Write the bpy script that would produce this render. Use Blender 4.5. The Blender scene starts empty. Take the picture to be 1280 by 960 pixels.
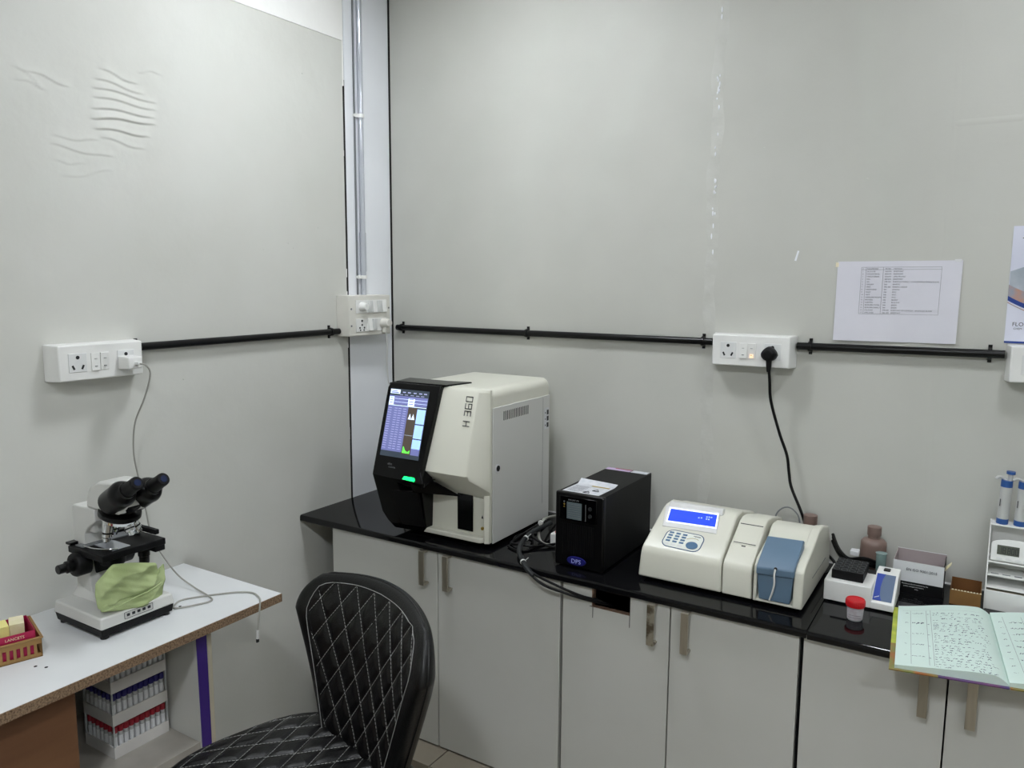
import bpy, bmesh, math, random
from mathutils import Vector, Matrix
random.seed(7)
SC = bpy.context.scene
COL = SC.collection
# ---------------------------------------------------------------- camera
cd = bpy.data.cameras.new('camera'); cam = bpy.data.objects.new('camera', cd); COL.objects.link(cam)
yaw, pit, rol = math.radians(31.83), math.radians(7.51), math.radians(0.34)
F = Vector((-math.sin(yaw)*math.cos(pit), math.cos(yaw)*math.cos(pit), -math.sin(pit)))
Rt = Vector((math.cos(yaw), math.sin(yaw), 0)); Up = Rt.cross(F)
R2 = Rt*math.cos(rol)+Up*math.sin(rol); U2 = -Rt*math.sin(rol)+Up*math.cos(rol)
m = Matrix.Identity(4)
for i in range(3):
    m[i][0] = R2[i]; m[i][1] = U2[i]; m[i][2] = -F[i]; m[i][3] = (1.94, -2.27, 1.63)[i]
cam.matrix_world = m
cd.sensor_fit = 'HORIZONTAL'; cd.sensor_width = 36.0; cd.lens = 978.0/1280*36; cd.clip_start = .02
SC.camera = cam
# ---------------------------------------------------------------- world and exposure
w = bpy.data.worlds.new('world'); SC.world = w; w.use_nodes = True
w.node_tree.nodes['Background'].inputs[0].default_value = (.8, .85, .9, 1)
w.node_tree.nodes['Background'].inputs[1].default_value = .3
SC.view_settings.view_transform = 'Standard'; SC.view_settings.look = 'None'
SC.view_settings.exposure = 0.14; SC.view_settings.gamma = 1.0
LIGHTS = [(.66, -.74, 84.0), (2.2, -.75, 60.0), (1.6, -2.6, 165.0), (3.0, -2.6, 94.0)]      # x, y, emission of each ceiling panel

# ---------------------------------------------------------------- materials
def srgb(h):
    if isinstance(h, str):
        h = [int(h[i:i+2], 16)/255 for i in (0, 2, 4)]
    return tuple((c/12.92 if c <= .04045 else ((c+.055)/1.055)**2.4) for c in h)+(1,)
def mat(name, col, rough=.5, metal=0, emit=0, col2=None, scale=8, detail=4, bump=0, bscale=None, thr=None, coat=0, trans=0, alpha=1, stretch=None, ior=None, spec=None):
    M = bpy.data.materials.new(name); M.use_nodes = True; nt = M.node_tree; b = nt.nodes['Principled BSDF']
    c = srgb(col)
    b.inputs['Base Color'].default_value = c; b.inputs['Roughness'].default_value = rough; b.inputs['Metallic'].default_value = metal
    if spec is not None: b.inputs['Specular IOR Level'].default_value = spec
    if ior: b.inputs['IOR'].default_value = ior
    if coat: b.inputs['Coat Weight'].default_value = coat; b.inputs['Coat Roughness'].default_value = .08
    if trans: b.inputs['Transmission Weight'].default_value = trans
    if alpha < 1: b.inputs['Alpha'].default_value = alpha
    if emit: b.inputs['Emission Color'].default_value = c; b.inputs['Emission Strength'].default_value = emit
    tc = nt.nodes.new('ShaderNodeTexCoord'); mp = nt.nodes.new('ShaderNodeMapping')
    nt.links.new(tc.outputs['Object'], mp.inputs[0])
    if stretch: mp.inputs['Scale'].default_value = stretch
    if col2 is None and bump == 0:
        # faint tone variation: nothing is perfectly even
        col2 = tuple(min(1, x*1.04) for x in [int(col[i:i+2], 16)/255 for i in (0, 2, 4)]) if isinstance(col, str) else None
    if col2 is not None and not emit:
        n = nt.nodes.new('ShaderNodeTexNoise'); n.inputs['Scale'].default_value = scale; n.inputs['Detail'].default_value = detail
        nt.links.new(mp.outputs[0], n.inputs['Vector'])
        r = nt.nodes.new('ShaderNodeValToRGB'); lo, hi = thr or (.35, .65)
        r.color_ramp.elements[0].position = lo; r.color_ramp.elements[1].position = hi
        r.color_ramp.elements[0].color = c; r.color_ramp.elements[1].color = srgb(col2)
        nt.links.new(n.outputs['Fac'], r.inputs[0]); nt.links.new(r.outputs[0], b.inputs['Base Color'])
    if bump:
        n2 = nt.nodes.new('ShaderNodeTexNoise'); n2.inputs['Scale'].default_value = bscale or scale*3; n2.inputs['Detail'].default_value = 5
        nt.links.new(mp.outputs[0], n2.inputs['Vector'])
        bp = nt.nodes.new('ShaderNodeBump'); bp.inputs['Strength'].default_value = min(1, bump); bp.inputs['Distance'].default_value = .004
        nt.links.new(n2.outputs['Fac'], bp.inputs['Height']); nt.links.new(bp.outputs[0], b.inputs['Normal'])
    return M
M = {}
M['wall'] = mat('wall_paint_grey', 'c9c9c2', .6, col2='d0d0ca', scale=2.2, bump=.6, bscale=9)
M['wall_b'] = mat('wall_paint_grey_back', 'bcbcb5', .6, col2='c4c4bd', scale=2.2, bump=.5, bscale=9)
M['wall_pale'] = mat('wall_paint_pale', 'edece8', .6, col2='f2f1ee', scale=3, bump=.3, bscale=14)
M['wall_white'] = mat('wall_board_white', 'e6e8ec', .5, col2='eceef2', scale=3, bump=.2, bscale=12)
M['filler'] = mat('joint_filler', 'bebeb7', .6, col2='c7c7c1', scale=14, bump=.5, bscale=40)
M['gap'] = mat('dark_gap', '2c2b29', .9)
M['ceiling'] = mat('ceiling_white', 'e4e4e0', .8, col2='eaeae6')
M['floor'] = mat('floor_tile', '837b6d', .4, col2='8f8678', scale=5)
M['grout'] = mat('grout', '57524a', .9)
M['granite'] = mat('black_granite', '0c0c0e', .07, col2='3b3b40', scale=420, thr=(.68, .80), spec=.35)
M['laminate'] = mat('grey_white_laminate', 'c6c6c0', .4, col2='cacac5', scale=3)
M['carcass'] = mat('cabinet_carcass', '8e8d88', .6)
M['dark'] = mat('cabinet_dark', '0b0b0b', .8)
M['raw'] = mat('raw_board', '8a6f5c', .9, col2='5d4536', scale=60)
M['steel'] = mat('brushed_steel', 'a8a294', .32, .85, col2='c4bdae', scale=50, stretch=(1, 1, .1))
M['worn_steel'] = mat('worn_steel', 'b1aa9a', .35, .7, col2='6d6455', scale=45, thr=(.45, .6))
M['chrome'] = mat('chrome', 'd0d2d4', .12, 1)
M['ivory'] = mat('ivory_plastic', 'd8d7ca', .32, bump=.05, bscale=300)
M['ivory_grey'] = mat('pale_grey_enamel', 'cfcfcb', .4, bump=.05, bscale=300)
M['white'] = mat('white_plastic', 'e2e2df', .3)
M['white2'] = mat('white_plastic_soft', 'd8d9d8', .35)
M['offwhite'] = mat('aged_white_plastic', 'd6d4cc', .4)
M['black'] = mat('black_plastic', '070708', .3, spec=.3)
M['blackm'] = mat('black_matt', '09090b', .5, spec=.22)
M['blackg'] = mat('black_gloss', '030304', .14, spec=.25)
M['rubber'] = mat('black_rubber', '0e0e0f', .6)
M['greyp'] = mat('grey_plastic', '6e7173', .45)
M['greyd'] = mat('dark_grey', '242627', .5, spec=.3)
M['line'] = mat('ink_dark', '2a2b30', .8)
M['line_soft'] = mat('ink_grey', '6f7076', .8)
M['ink_blue'] = mat('ink_bluegrey', '4b5362', .8)
M['table'] = mat('white_table_laminate', 'd9dbdc', .35, col2='dfe1e2', scale=4)
M['chip'] = mat('chipboard', '92795f', .9, col2='5a4736', scale=260, detail=3, thr=(.42, .68), bump=.6, bscale=200)
M['ply'] = mat('brown_plywood', '68462f', .55, col2='785439', scale=3, stretch=(1, .7, 6), detail=6)
M['purple'] = mat('purple_film', '3b2376', .3)
M['cream'] = mat('cream_edge', 'b8b09c', .5)
M['marble'] = mat('shelf_marble', '9c978e', .3, col2='b0aba2', scale=9)
M['leather'] = mat('black_leather', '060607', .36, bump=.2, bscale=260, spec=.42)
M['thread'] = mat('grey_thread', '9a9a98', .8)
M['green_cloth'] = mat('green_cloth', 'a1b07a', .9, col2='afbd8a', scale=14, bump=.3, bscale=500)
M['basket'] = mat('tan_plastic', '94713f', .45)
M['magenta'] = mat('magenta_card', 'a30f45', .5)
M['yellow'] = mat('pale_yellow', 'e3d98a', .6)
M['palecard'] = mat('pale_card', 'e6dcc0', .6, col2='d9d2a4', scale=30)
M['cable_grey'] = mat('grey_cable', '9b9a92', .5)
M['cable_white'] = mat('white_cable', 'd5d5d2', .4)
M['paper'] = mat('white_paper', 'd4d3dc', .6, col2='dad9e1', scale=6)
M['pageg'] = mat('pale_green_page', 'cfe2da', .7, col2='d6e8e0', scale=6)
M['red'] = mat('red_plastic', 'c3141f', .35)
M['redcap'] = mat('red_cap', '8e1426', .4)
M['bluecap'] = mat('navy_cap', '1c1660', .4)
M['tube'] = mat('pale_tube', 'a3a7a8', .25, col2='c4c6c6', scale=60)
M['tubed'] = mat('blue_grey_tube', '7e8b94', .25, col2='98a3aa', scale=60)
M['rack'] = mat('white_foam', 'cfccc8', .7)
M['cup'] = mat('frosted_cup', 'cfd2d4', .2, trans=.35)
M['cuplabel'] = mat('cup_label', 'c9c6cc', .6, col2='b8aeb4', scale=80)
M['bottle'] = mat('mauve_brown_bottle', '77635b', .4)
M['bottle2'] = mat('clear_vial', 'a9c4c2', .15, trans=.5)
M['teal'] = mat('teal_liquid', '2f7d80', .2)
M['card'] = mat('brown_cardboard', '7f5c2f', .8, col2='896536', scale=12)
M['cardin'] = mat('brown_cardboard_inside', '6b4620', .85)
M['pinkcard'] = mat('pinkish_card_inside', 'a39797', .8)
M['whitecard'] = mat('white_card', 'd2d3d5', .5)
M['lcdframe'] = mat('lcd_frame', 'd8d8d6', .4)
M['lcdback'] = mat('lcd_backlight', 'dfe8ff', .4, emit=.9)
M['lcdblue'] = mat('lcd_blue', '1438ff', .3, emit=1.0)
M['lcdtext'] = mat('lcd_text', '8fa6ff', .3, emit=.9)
M['steelblue'] = mat('steel_blue_plastic', '5c748a', .4)
M['keyblue'] = mat('key_blue', '4a6d8e', .4)
M['navyline'] = mat('navy_line', '24456b', .4)
M['led'] = mat('green_led', '12ff70', .3, emit=2.2)
M['s_bg'] = mat('screen_violet', '6d72a8', .2, emit=.55)
M['s_dark'] = mat('screen_dark', '3a4450', .2, emit=.35)
M['s_brown'] = mat('screen_brown', '4d443c', .2, emit=.5)
M['s_blue'] = mat('screen_light_blue', '9cc0f2', .2, emit=.9)
M['s_pale'] = mat('screen_pale', 'd4e4f8', .2, emit=.9)
M['s_green'] = mat('screen_green', '5ee04a', .2, emit=1.1)
M['s_line'] = mat('screen_line', 'a7abd0', .2, emit=.6)
M['ups_lcd'] = mat('grey_lcd', '5c676b', .25)
M['dps'] = mat('navy_badge', '1b1c66', .3)
M['dpstext'] = mat('badge_letters', 'aab0f0', .3)
M['sticker'] = mat('pale_sticker', 'd6d7dc', .5, col2='c5c9cf', scale=60)
M['stickred'] = mat('sticker_red', '9c2633', .5)
M['stickyel'] = mat('sticker_yellow', 'b0983a', .5)
M['lilac'] = mat('lilac_label', 'b9a5c6', .5)
M['dbblue'] = mat('panel_blue', '32489c', .35)
M['dbgrey'] = mat('panel_slate', '5f6f88', .35)
M['brass'] = mat('brass', 'b59a4a', .3, .8)
M['poster'] = mat('poster_paper', 'cfd2e2', .35, col2='dadcea', scale=5)
M['postergrey'] = mat('poster_photo', '9aa3ad', .35, col2='b8bfc8', scale=14)
M['posterskin'] = mat('poster_tan', 'b98d78', .4, col2='6f9dbb', scale=20)
M['navy'] = mat('poster_navy', '1d3a86', .4)
M['coverA'] = mat('cover_green', '93a53b', .4, col2='c9cf4a', scale=18)
M['coverB'] = mat('cover_purple', '4a3c78', .4, col2='7a4a6e', scale=18)
M['coverC'] = mat('cover_orange', 'a8552c', .4, col2='6f8a4c', scale=22)
M['pipette'] = mat('pipette_body', 'bcbcba', .35)
M['pipblue'] = mat('pipette_blue', '2e5594', .35)
M['timer_lcd'] = mat('timer_lcd', '4f5348', .3)
M['conduit_clear'] = mat('shiny_conduit', 'c4c8d0', .12, .35)
M['light'] = mat('light_diffuser', 'ffffff', .5)

# ---------------------------------------------------------------- mesh builder
class MB:
    def __init__(s): s.v = []; s.f = []; s.mi = []; s.cur = 0; s.T = None
    def m(s, i): s.cur = i; return s
    def add(s, vs, fs):
        o = len(s.v)
        for p in vs:
            p = Vector(p)
            s.v.append(s.T @ p if s.T is not None else p)
        for f in fs: s.f.append([i+o for i in f]); s.mi.append(s.cur)
        return s
    def box(s, a, b):
        x0, y0, z0 = [min(p, q) for p, q in zip(a, b)]; x1, y1, z1 = [max(p, q) for p, q in zip(a, b)]
        return s.add([(x0,y0,z0),(x1,y0,z0),(x1,y1,z0),(x0,y1,z0),(x0,y0,z1),(x1,y0,z1),(x1,y1,z1),(x0,y1,z1)],
                     [(0,3,2,1),(4,5,6,7),(0,1,5,4),(1,2,6,5),(2,3,7,6),(3,0,4,7)])
    def hexa(s, lo, hi):          # two quads (lists of 4 points)
        return s.add(list(lo)+list(hi), [(0,3,2,1),(4,5,6,7),(0,1,5,4),(1,2,6,5),(2,3,7,6),(3,0,4,7)])
    def prism(s, poly, axis, a, b):   # poly of 2-D points in the two other axes, in x,y,z order
        def P(p, t):
            q = list(p); q.insert(axis, t); return tuple(q)
        n = len(poly); vs = [P(p, a) for p in poly]+[P(p, b) for p in poly]
        return s.add(vs, [tuple(range(n))[::-1], tuple(range(n, 2*n))]+[(i, (i+1) % n, n+(i+1) % n, n+i) for i in range(n)])
    def loft(s, A, B):
        n = len(A)
        return s.add(list(A)+list(B), [tuple(range(n))[::-1], tuple(range(n, 2*n))]+[(i, (i+1) % n, n+(i+1) % n, n+i) for i in range(n)])
    def frame(s, d):
        d = Vector(d).normalized(); u = d.cross(Vector((0,0,1)))
        if u.length < 1e-3: u = Vector((1,0,0))
        u.normalize(); return u, d.cross(u)
    def cyl(s, p0, p1, r0, r1=None, n=20):
        r1 = r0 if r1 is None else r1; p0 = Vector(p0); p1 = Vector(p1); u, v = s.frame(p1-p0)
        vs = []
        for p, r in ((p0, r0), (p1, r1)):
            vs += [p+(u*math.cos(2*math.pi*i/n)+v*math.sin(2*math.pi*i/n))*r for i in range(n)]
        return s.add(vs, [tuple(range(n))[::-1], tuple(range(n, 2*n))]+[(i, (i+1) % n, n+(i+1) % n, n+i) for i in range(n)])
    def turn(s, prof, base, d=(0,0,1), n=28):    # prof: (radius, height) along d
        base = Vector(base); d = Vector(d).normalized(); u, v = s.frame(d); vs = []; fs = []
        for r, h in prof: vs += [base+d*h+(u*math.cos(2*math.pi*i/n)+v*math.sin(2*math.pi*i/n))*max(r, 1e-5) for i in range(n)]
        for k in range(len(prof)-1):
            fs += [(k*n+i, k*n+(i+1) % n, (k+1)*n+(i+1) % n, (k+1)*n+i) for i in range(n)]
        fs.append(tuple(range(n))[::-1]); fs.append(tuple(range((len(prof)-1)*n, len(prof)*n)))
        return s.add(vs, fs)
    def tube(s, pts, r, n=8, smooth=6):
        P = [Vector(p) for p in pts]
        if smooth and len(P) > 2:
            Q = []
            for i in range(len(P)-1):
                a = P[max(i-1, 0)]; b = P[i]; c = P[i+1]; d = P[min(i+2, len(P)-1)]
                for k in range(smooth):
                    t = k/smooth
                    Q.append(.5*((2*b)+(c-a)*t+(2*a-5*b+4*c-d)*t*t+(3*b-a-3*c+d)*t**3))
            Q.append(P[-1]); P = Q
        vs = []; fs = []; u = None
        for i, p in enumerate(P):
            d = (P[min(i+1, len(P)-1)]-P[max(i-1, 0)])
            if d.length < 1e-7: d = Vector((0,0,1))
            d.normalize()
            if u is None: u, _ = s.frame(d)
            u = (u-d*u.dot(d)); u.normalize(); v = d.cross(u)
            vs += [p+(u*math.cos(2*math.pi*k/n)+v*math.sin(2*math.pi*k/n))*r for k in range(n)]
        for i in range(len(P)-1):
            fs += [(i*n+k, i*n+(k+1) % n, (i+1)*n+(k+1) % n, (i+1)*n+k) for k in range(n)]
        fs.append(tuple(range(n))[::-1]); fs.append(tuple(range((len(P)-1)*n, len(P)*n)))
        return s.add(vs, fs)
    def grid(s, nu, nv, fn, wrap=False):
        vs = [fn(i/(nu-1), j/(nv-1)) for j in range(nv) for i in range(nu)]
        fs = [(j*nu+i, j*nu+i+1, (j+1)*nu+i+1, (j+1)*nu+i) for j in range(nv-1) for i in range(nu-1)]
        return s.add(vs, fs)
    def sphere(s, c, r, n=16, sc=(1,1,1)):
        prof = [(r*math.sin(math.pi*k/(n//2)), -r*math.cos(math.pi*k/(n//2))) for k in range(n//2+1)]
        T0 = s.T; s.T = (T0 if T0 is not None else Matrix.Identity(4)) @ Matrix.Translation(c) @ Matrix.Diagonal((*sc, 1)); s.turn(prof, (0,0,0), n=n); s.T = T0
        return s
    def text(s, txt, size, T, depth=.0002, align='LEFT'):   # letters lie in local xy, facing +z
        cu = bpy.data.curves.new('t', 'FONT'); cu.body = txt; cu.size = size; cu.extrude = depth; cu.resolution_u = 2; cu.align_x = align
        o = bpy.data.objects.new('t', cu); COL.objects.link(o)
        me = bpy.data.meshes.new_from_object(o.evaluated_get(bpy.context.evaluated_depsgraph_get()))
        T0 = s.T; s.T = (T0 @ T if T0 is not None else T)
        s.add([v.co.copy() for v in me.vertices], [tuple(p.vertices) for p in me.polygons]); s.T = T0
        bpy.data.objects.remove(o); bpy.data.meshes.remove(me); bpy.data.curves.remove(cu)
        return s
    def build(s, name, mats, parent=None, bev=0, smooth=35, seg=2, local=False, subd=0):
        if not isinstance(mats, (list, tuple)): mats = [mats]
        off = Vector((0,0,0)); p = parent
        if not local:
            while p is not None: off += p.location; p = p.parent
        me = bpy.data.meshes.new(name); me.from_pydata([tuple(v-off) for v in s.v], [], s.f)
        for q in mats: me.materials.append(M[q] if isinstance(q, str) else q)
        for poly, k in zip(me.polygons, s.mi): poly.material_index = k
        bm = bmesh.new(); bm.from_mesh(me); bmesh.ops.recalc_face_normals(bm, faces=bm.faces); bm.to_mesh(me); bm.free()
        if smooth: me.shade_smooth(); me.set_sharp_from_angle(angle=math.radians(smooth))
        o = bpy.data.objects.new(name, me); COL.objects.link(o); o.parent = parent
        if name in JOINED: o['kind'] = 'stuff'
        if bev:
            b = o.modifiers.new('bevel', 'BEVEL'); b.width = bev; b.segments = seg; b.limit_method = 'ANGLE'; b.angle_limit = math.radians(30); b.harden_normals = False
        if subd:
            b = o.modifiers.new('sub', 'SUBSURF'); b.levels = subd; b.render_levels = subd
        return o
JOINED = {'screws', 'screw_holes', 'saw_cut', 'corner_post', 'field_text', 'poster_lettering', 'nail_heads', 'filler_blobs', 'filler_crumbs', 'pin_holes', 'socket_holes', 'vent_slots', 'ports', 'grille_ribs', 'lcd_lines', 'list_text',
          'menu_text', 'lettering', 'badge', 'small_print', 'ruled_lines', 'handwriting', 'printed_table', 'table_rules', 'stitching', 'tube_holes', 'cap_ribs', 'label_lines', 'shelf_slots', 'timer_digits', 'timer_buttons', 'display_text',
          'result_tiles', 'tab_and_fields', 'warning_triangles', 'sticker_text', 'model_marking', 'badge_letters', 'bezel_lettering', 'keypad_lettering', 'card_edges', 'torn_edge', 'white_curve', 'paper_slot', 'switch_mark', 'foot', 'cut_edge'}
def tag(o, label=None, cat=None, group=None, kind=None):
    if label: o['label'] = label
    if cat: o['category'] = cat
    if group: o['group'] = group
    if kind: o['kind'] = kind
    return o
def thing(name, loc, label, cat, group=None, rz=0):
    o = bpy.data.objects.new(name, None); COL.objects.link(o); o.location = loc; o.rotation_euler.z = rz; o.empty_display_size = .02
    return tag(o, label, cat, group)
def struct(o): o['kind'] = 'structure'; return o
def basis(o, x, y):       # matrix with local x, y axes and z = x cross y, origin o
    x = Vector(x).normalized(); y = Vector(y).normalized(); z = x.cross(y)
    T = Matrix.Identity(4)
    for i in range(3): T[i][0] = x[i]; T[i][1] = y[i]; T[i][2] = z[i]; T[i][3] = o[i]
    return T
# ================================================================ the room
XR, YF, ZC = 3.7, -4.0, 2.75
fl = struct(MB().box((-.1, YF-.1, -.1), (XR+.1, .1, -.004)).build('floor', 'grout', smooth=0))
ft = []
for i in range(7):
    for j in range(7):
        x0 = i*.6; y0 = -.0-(j+1)*.6
        if x0 > XR or y0 < YF-.3: continue
        ft.append(MB().box((x0+.0015, max(y0, YF)+.0015, -.01), (min(x0+.6, XR)-.0015, y0+.6-.0015, 0)).build('tile', 'floor', fl, smooth=0))
struct(MB().box((-.1, YF-.1, ZC), (XR+.1, .1, ZC+.1)).build('ceiling', 'ceiling', smooth=0))
struct(MB().box((XR, YF-.1, 0), (XR+.1, .1, ZC)).build('wall_right', 'wall', smooth=0))
struct(MB().box((-.1, YF-.1, 0), (XR+.1, YF, ZC)).build('wall_front', 'wall', smooth=0))
# ---- left wall: dark backing, grey board with wrinkled skim coat, paler upper band, white corner board
wl = struct(MB().box((-.1, YF, 0), (-.012, .1, ZC)).build('wall_left', 'gap', smooth=0))
WR = [[(-1.086,2.143),(-1.0,2.128)],[(-1.099,2.118),(-.986,2.107)],[(-1.104,2.096),(-.951,2.092)],[(-1.105,2.074),(-.952,2.073)],[(-1.11,2.047),(-.958,2.053)],
      [(-1.112,2.022),(-.959,2.036)],[(-1.106,1.998),(-.976,2.001)],[(-1.09,1.977),(-.99,1.966)],[(-1.21,1.962),(-1.115,1.967)],[(-1.214,1.942),(-1.079,1.932)],
      [(-1.21,1.905),(-1.151,1.906)],[(-1.193,1.871),(-1.084,1.897)],[(-1.289,2.108),(-1.237,2.071)],[(-1.265,2.101),(-1.178,2.087)],[(-1.291,2.08),(-1.237,2.07)],[(-.982,2.161),(-.927,2.169)]]
WA = [.0019,.0022,.0024,.0024,.0028,.0036,.003,.0015,.0012,.0014,.0008,.0009,.0012,.0014,.001,.0012]
def wrinkle(y, z):
    h = 0
    K = 1.3
    for ((y0, z0), (y1, z1)), a in zip(WR, WA):
        if not (y0-.03 < y < y1+.03) or abs(z-(z0+z1)/2) > .05: continue
        t = (y-y0)/(y1-y0); tc = min(1, max(0, t)); zz = z0+(z1-z0)*tc+.0035*math.sin(tc*6+y0*40)
        d = z-zz; e = math.exp(-((t-tc)*(y1-y0)/.008)**2)*min(1, .25+1.6*math.sin(math.pi*(.06+.88*tc)))
        if d > 0: h += K*a*e*math.exp(-d/.012)*(1-math.exp(-d/.0016))
        else: h -= K*.45*a*e*math.exp(d/.004)*(1-math.exp(d/.0012))
    return h
ys = [YF+i*.3 for i in range(9)]+[-1.35+i*.006 for i in range(76)]+[-.85, -.7, -.5, -.35, -.241]
zs = [0, .5, 1., 1.5, 1.8]+[1.84+i*.0022 for i in range(156)]+[2.2, 2.3, 2.424]
ys = sorted(set(y for y in ys if not (-1.6 < y < -1.351 and y not in (-1.6,)))); 
p = MB()
ny, nz = len(ys), len(zs)
vs = [(wrinkle(y, z), y, z) for z in zs for y in ys]
p.add(vs, [(j*ny+i, j*ny+i+1, (j+1)*ny+i+1, (j+1)*ny+i) for j in range(nz-1) for i in range(ny-1)])
p.add([(-.012, ys[-1], 0), (-.012, ys[-1], 2.424), (0, ys[-1], 2.424), (0, ys[-1], 0)], [(0,1,2,3)])
tag(p.build('panel', 'wall', wl, smooth=60), 'grey painted wall board with wrinkled skim coat')
tag(MB().box((-.012, YF, 2.4242), (.0022, -.2405, ZC)).build('panel', 'wall_pale', wl, smooth=0), 'paler band of wall board above the joint')
tag(MB().box((-.012, -.231, 0), (.0, -.006, ZC)).build('panel', 'wall_white', wl, smooth=0), 'bright white narrow corner board')
MB().box((-.0119, -.2325, 0), (-.0006, -.2312, 2.30)).build('gap_shade_strip', 'gap', wl, smooth=0)  # two dark strips lining the gap, its shade put into the colour
MB().box((-.0119, -.2408, 0), (-.0010, -.2400, 2.30)).build('gap_shade_strip', 'gap', wl, smooth=0)
# ragged filler along the dark gap
g = MB(); random.seed(3)
for i in range(46):
    z = .86+i*.041
    if random.random() < .16: g.box((-.010, -.2415, z), (-.0006, -.2415+random.uniform(.002, .005), z+random.uniform(.01, .05)))
g.box((-.011, -.2415, 2.28), (-.0008, -.2335, ZC))
g.build('filler_crumbs', 'wall_pale', wl, smooth=0)
# ---- back wall
wb = struct(MB().box((-.1, .014, 0), (XR+.1, .1, ZC)).build('wall_back', 'gap', smooth=0))
for a, b, z0, z1 in ((.0045, 1.212, 0, ZC), (1.215, 1.809, 0, ZC), (1.812, XR, 0, 2.02), (1.812, XR, 2.0225, ZC)):
    MB().box((a, 0, z0), (b, .014, z1)).build('panel', 'wall_b', wb, smooth=0)
fs = MB(); random.seed(5); N = 120
def fl_(u, v, xc, w0, th):
    x = xc+(u-.5)*w0*(1+.25*math.sin(v*37+u*3)+.15*math.sin(v*91)); return (x, -th*math.sin(math.pi*u)**.7*(.8+.2*math.sin(v*140+u*9))-.0001, .86+v*(ZC-.86))
fs.grid(9, N, lambda u, v: fl_(u, v, 1.2150+.004*math.sin(v*9), .034, .0011))
fs.build('filler_strip', 'filler', wb, smooth=60)
fs = MB(); fs.grid(7, N, lambda u, v: fl_(u, v, 1.8105, .014, .0004)); fs.build('filler_strip', 'wall_b', wb, smooth=60)
fs = MB(); fs.grid(24, 5, lambda u, v: (1.812+u*1.4, -.0006*math.sin(math.pi*v), 2.013+v*.016)); fs.build('filler_strip', 'wall_b', wb, smooth=60)
fs = MB()
for z, n_ in ((2.36, 2), (2.2, 6), (2.14, 5), (2.02, 3), (1.93, 4), (1.87, 3), (1.8, 3), (1.74, 2)):
    for k in range(n_):
        zz = z+random.uniform(-.03, .03); x = 1.215+random.uniform(-.004, .004); fs.sphere((x, -.0012, zz), 1, 8, (.0022, .0015, random.uniform(.003, .009)))
fs.build('filler_blobs', 'wall_white', wb, smooth=60)
sc_ = MB(); sc_.T = Matrix.Translation((1.453, -.0004, 1.703)) @ Matrix.Rotation(.25, 4, 'Y'); sc_.box((-.0025, 0, -.014), (.0025, .0006, .014)); sc_.build('scratch_mark', 'wall_white', wb)
nails = MB()
for x, z in ((.155, 2.3), (.22, 1.9), (.15, 1.62), (1.1, 1.35), (.62, 1.9), (1.02, 1.78), (1.62, 1.9), (1.35, 2.0)): nails.sphere((x, 0, z), .0022, 8, (1, .4, 1))
nails.build('nail_heads', 'filler', wb)
nails = MB()
for y, z in ((-.60, 1.722), (-.48, 1.73), (-.5, 1.745), (-.37, 1.8), (-.42, 2.28), (-.9, 1.35)): nails.sphere((0, y, z), .0024, 8, (.4, 1, 1))
nails.build('nail_heads', 'filler', wl)
# plinth the cabinets stand on
pl = struct(MB().box((.14, -.560, 0), (3.2, -.02, .192)).build('trim_1', 'grout', smooth=0))
for i in range(6):
    MB().box((max(.136, .002+i*.6), -.566, .0), (.598+i*.6, -.02, .2)).build('tile', 'floor', pl, bev=.001)
# ================================================================ ceiling lights
def ceiling_light(x, y, e, label):
    t = thing('ceiling_light', (x, y, ZC), label, 'light')
    f = MB()
    for a, b in (((x-.122, y-.122), (x+.122, y-.11)), ((x-.122, y+.11), (x+.122, y+.122)), ((x-.122, y-.11), (x-.11, y+.11)), ((x+.11, y-.11), (x+.122, y+.11))):
        f.box((a[0], a[1], ZC-.014), (b[0], b[1], ZC))
    f.build('frame', 'white', t)
    me = mat('lit_panel', 'f4f9ff', .5, emit=e)
    MB().box((x-.11, y-.11, ZC-.010), (x+.11, y+.11, ZC-.001)).build('diffuser', me, t, smooth=0)
for (x, y, e), lb in zip(LIGHTS, ('square ceiling light panel near the room corner, above the analyser', 'square ceiling light panel above the right end of the counter', 'square ceiling light panel in the middle of the room', 'square ceiling light panel beside the right wall')):
    ceiling_light(x, y, e, lb)
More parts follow.
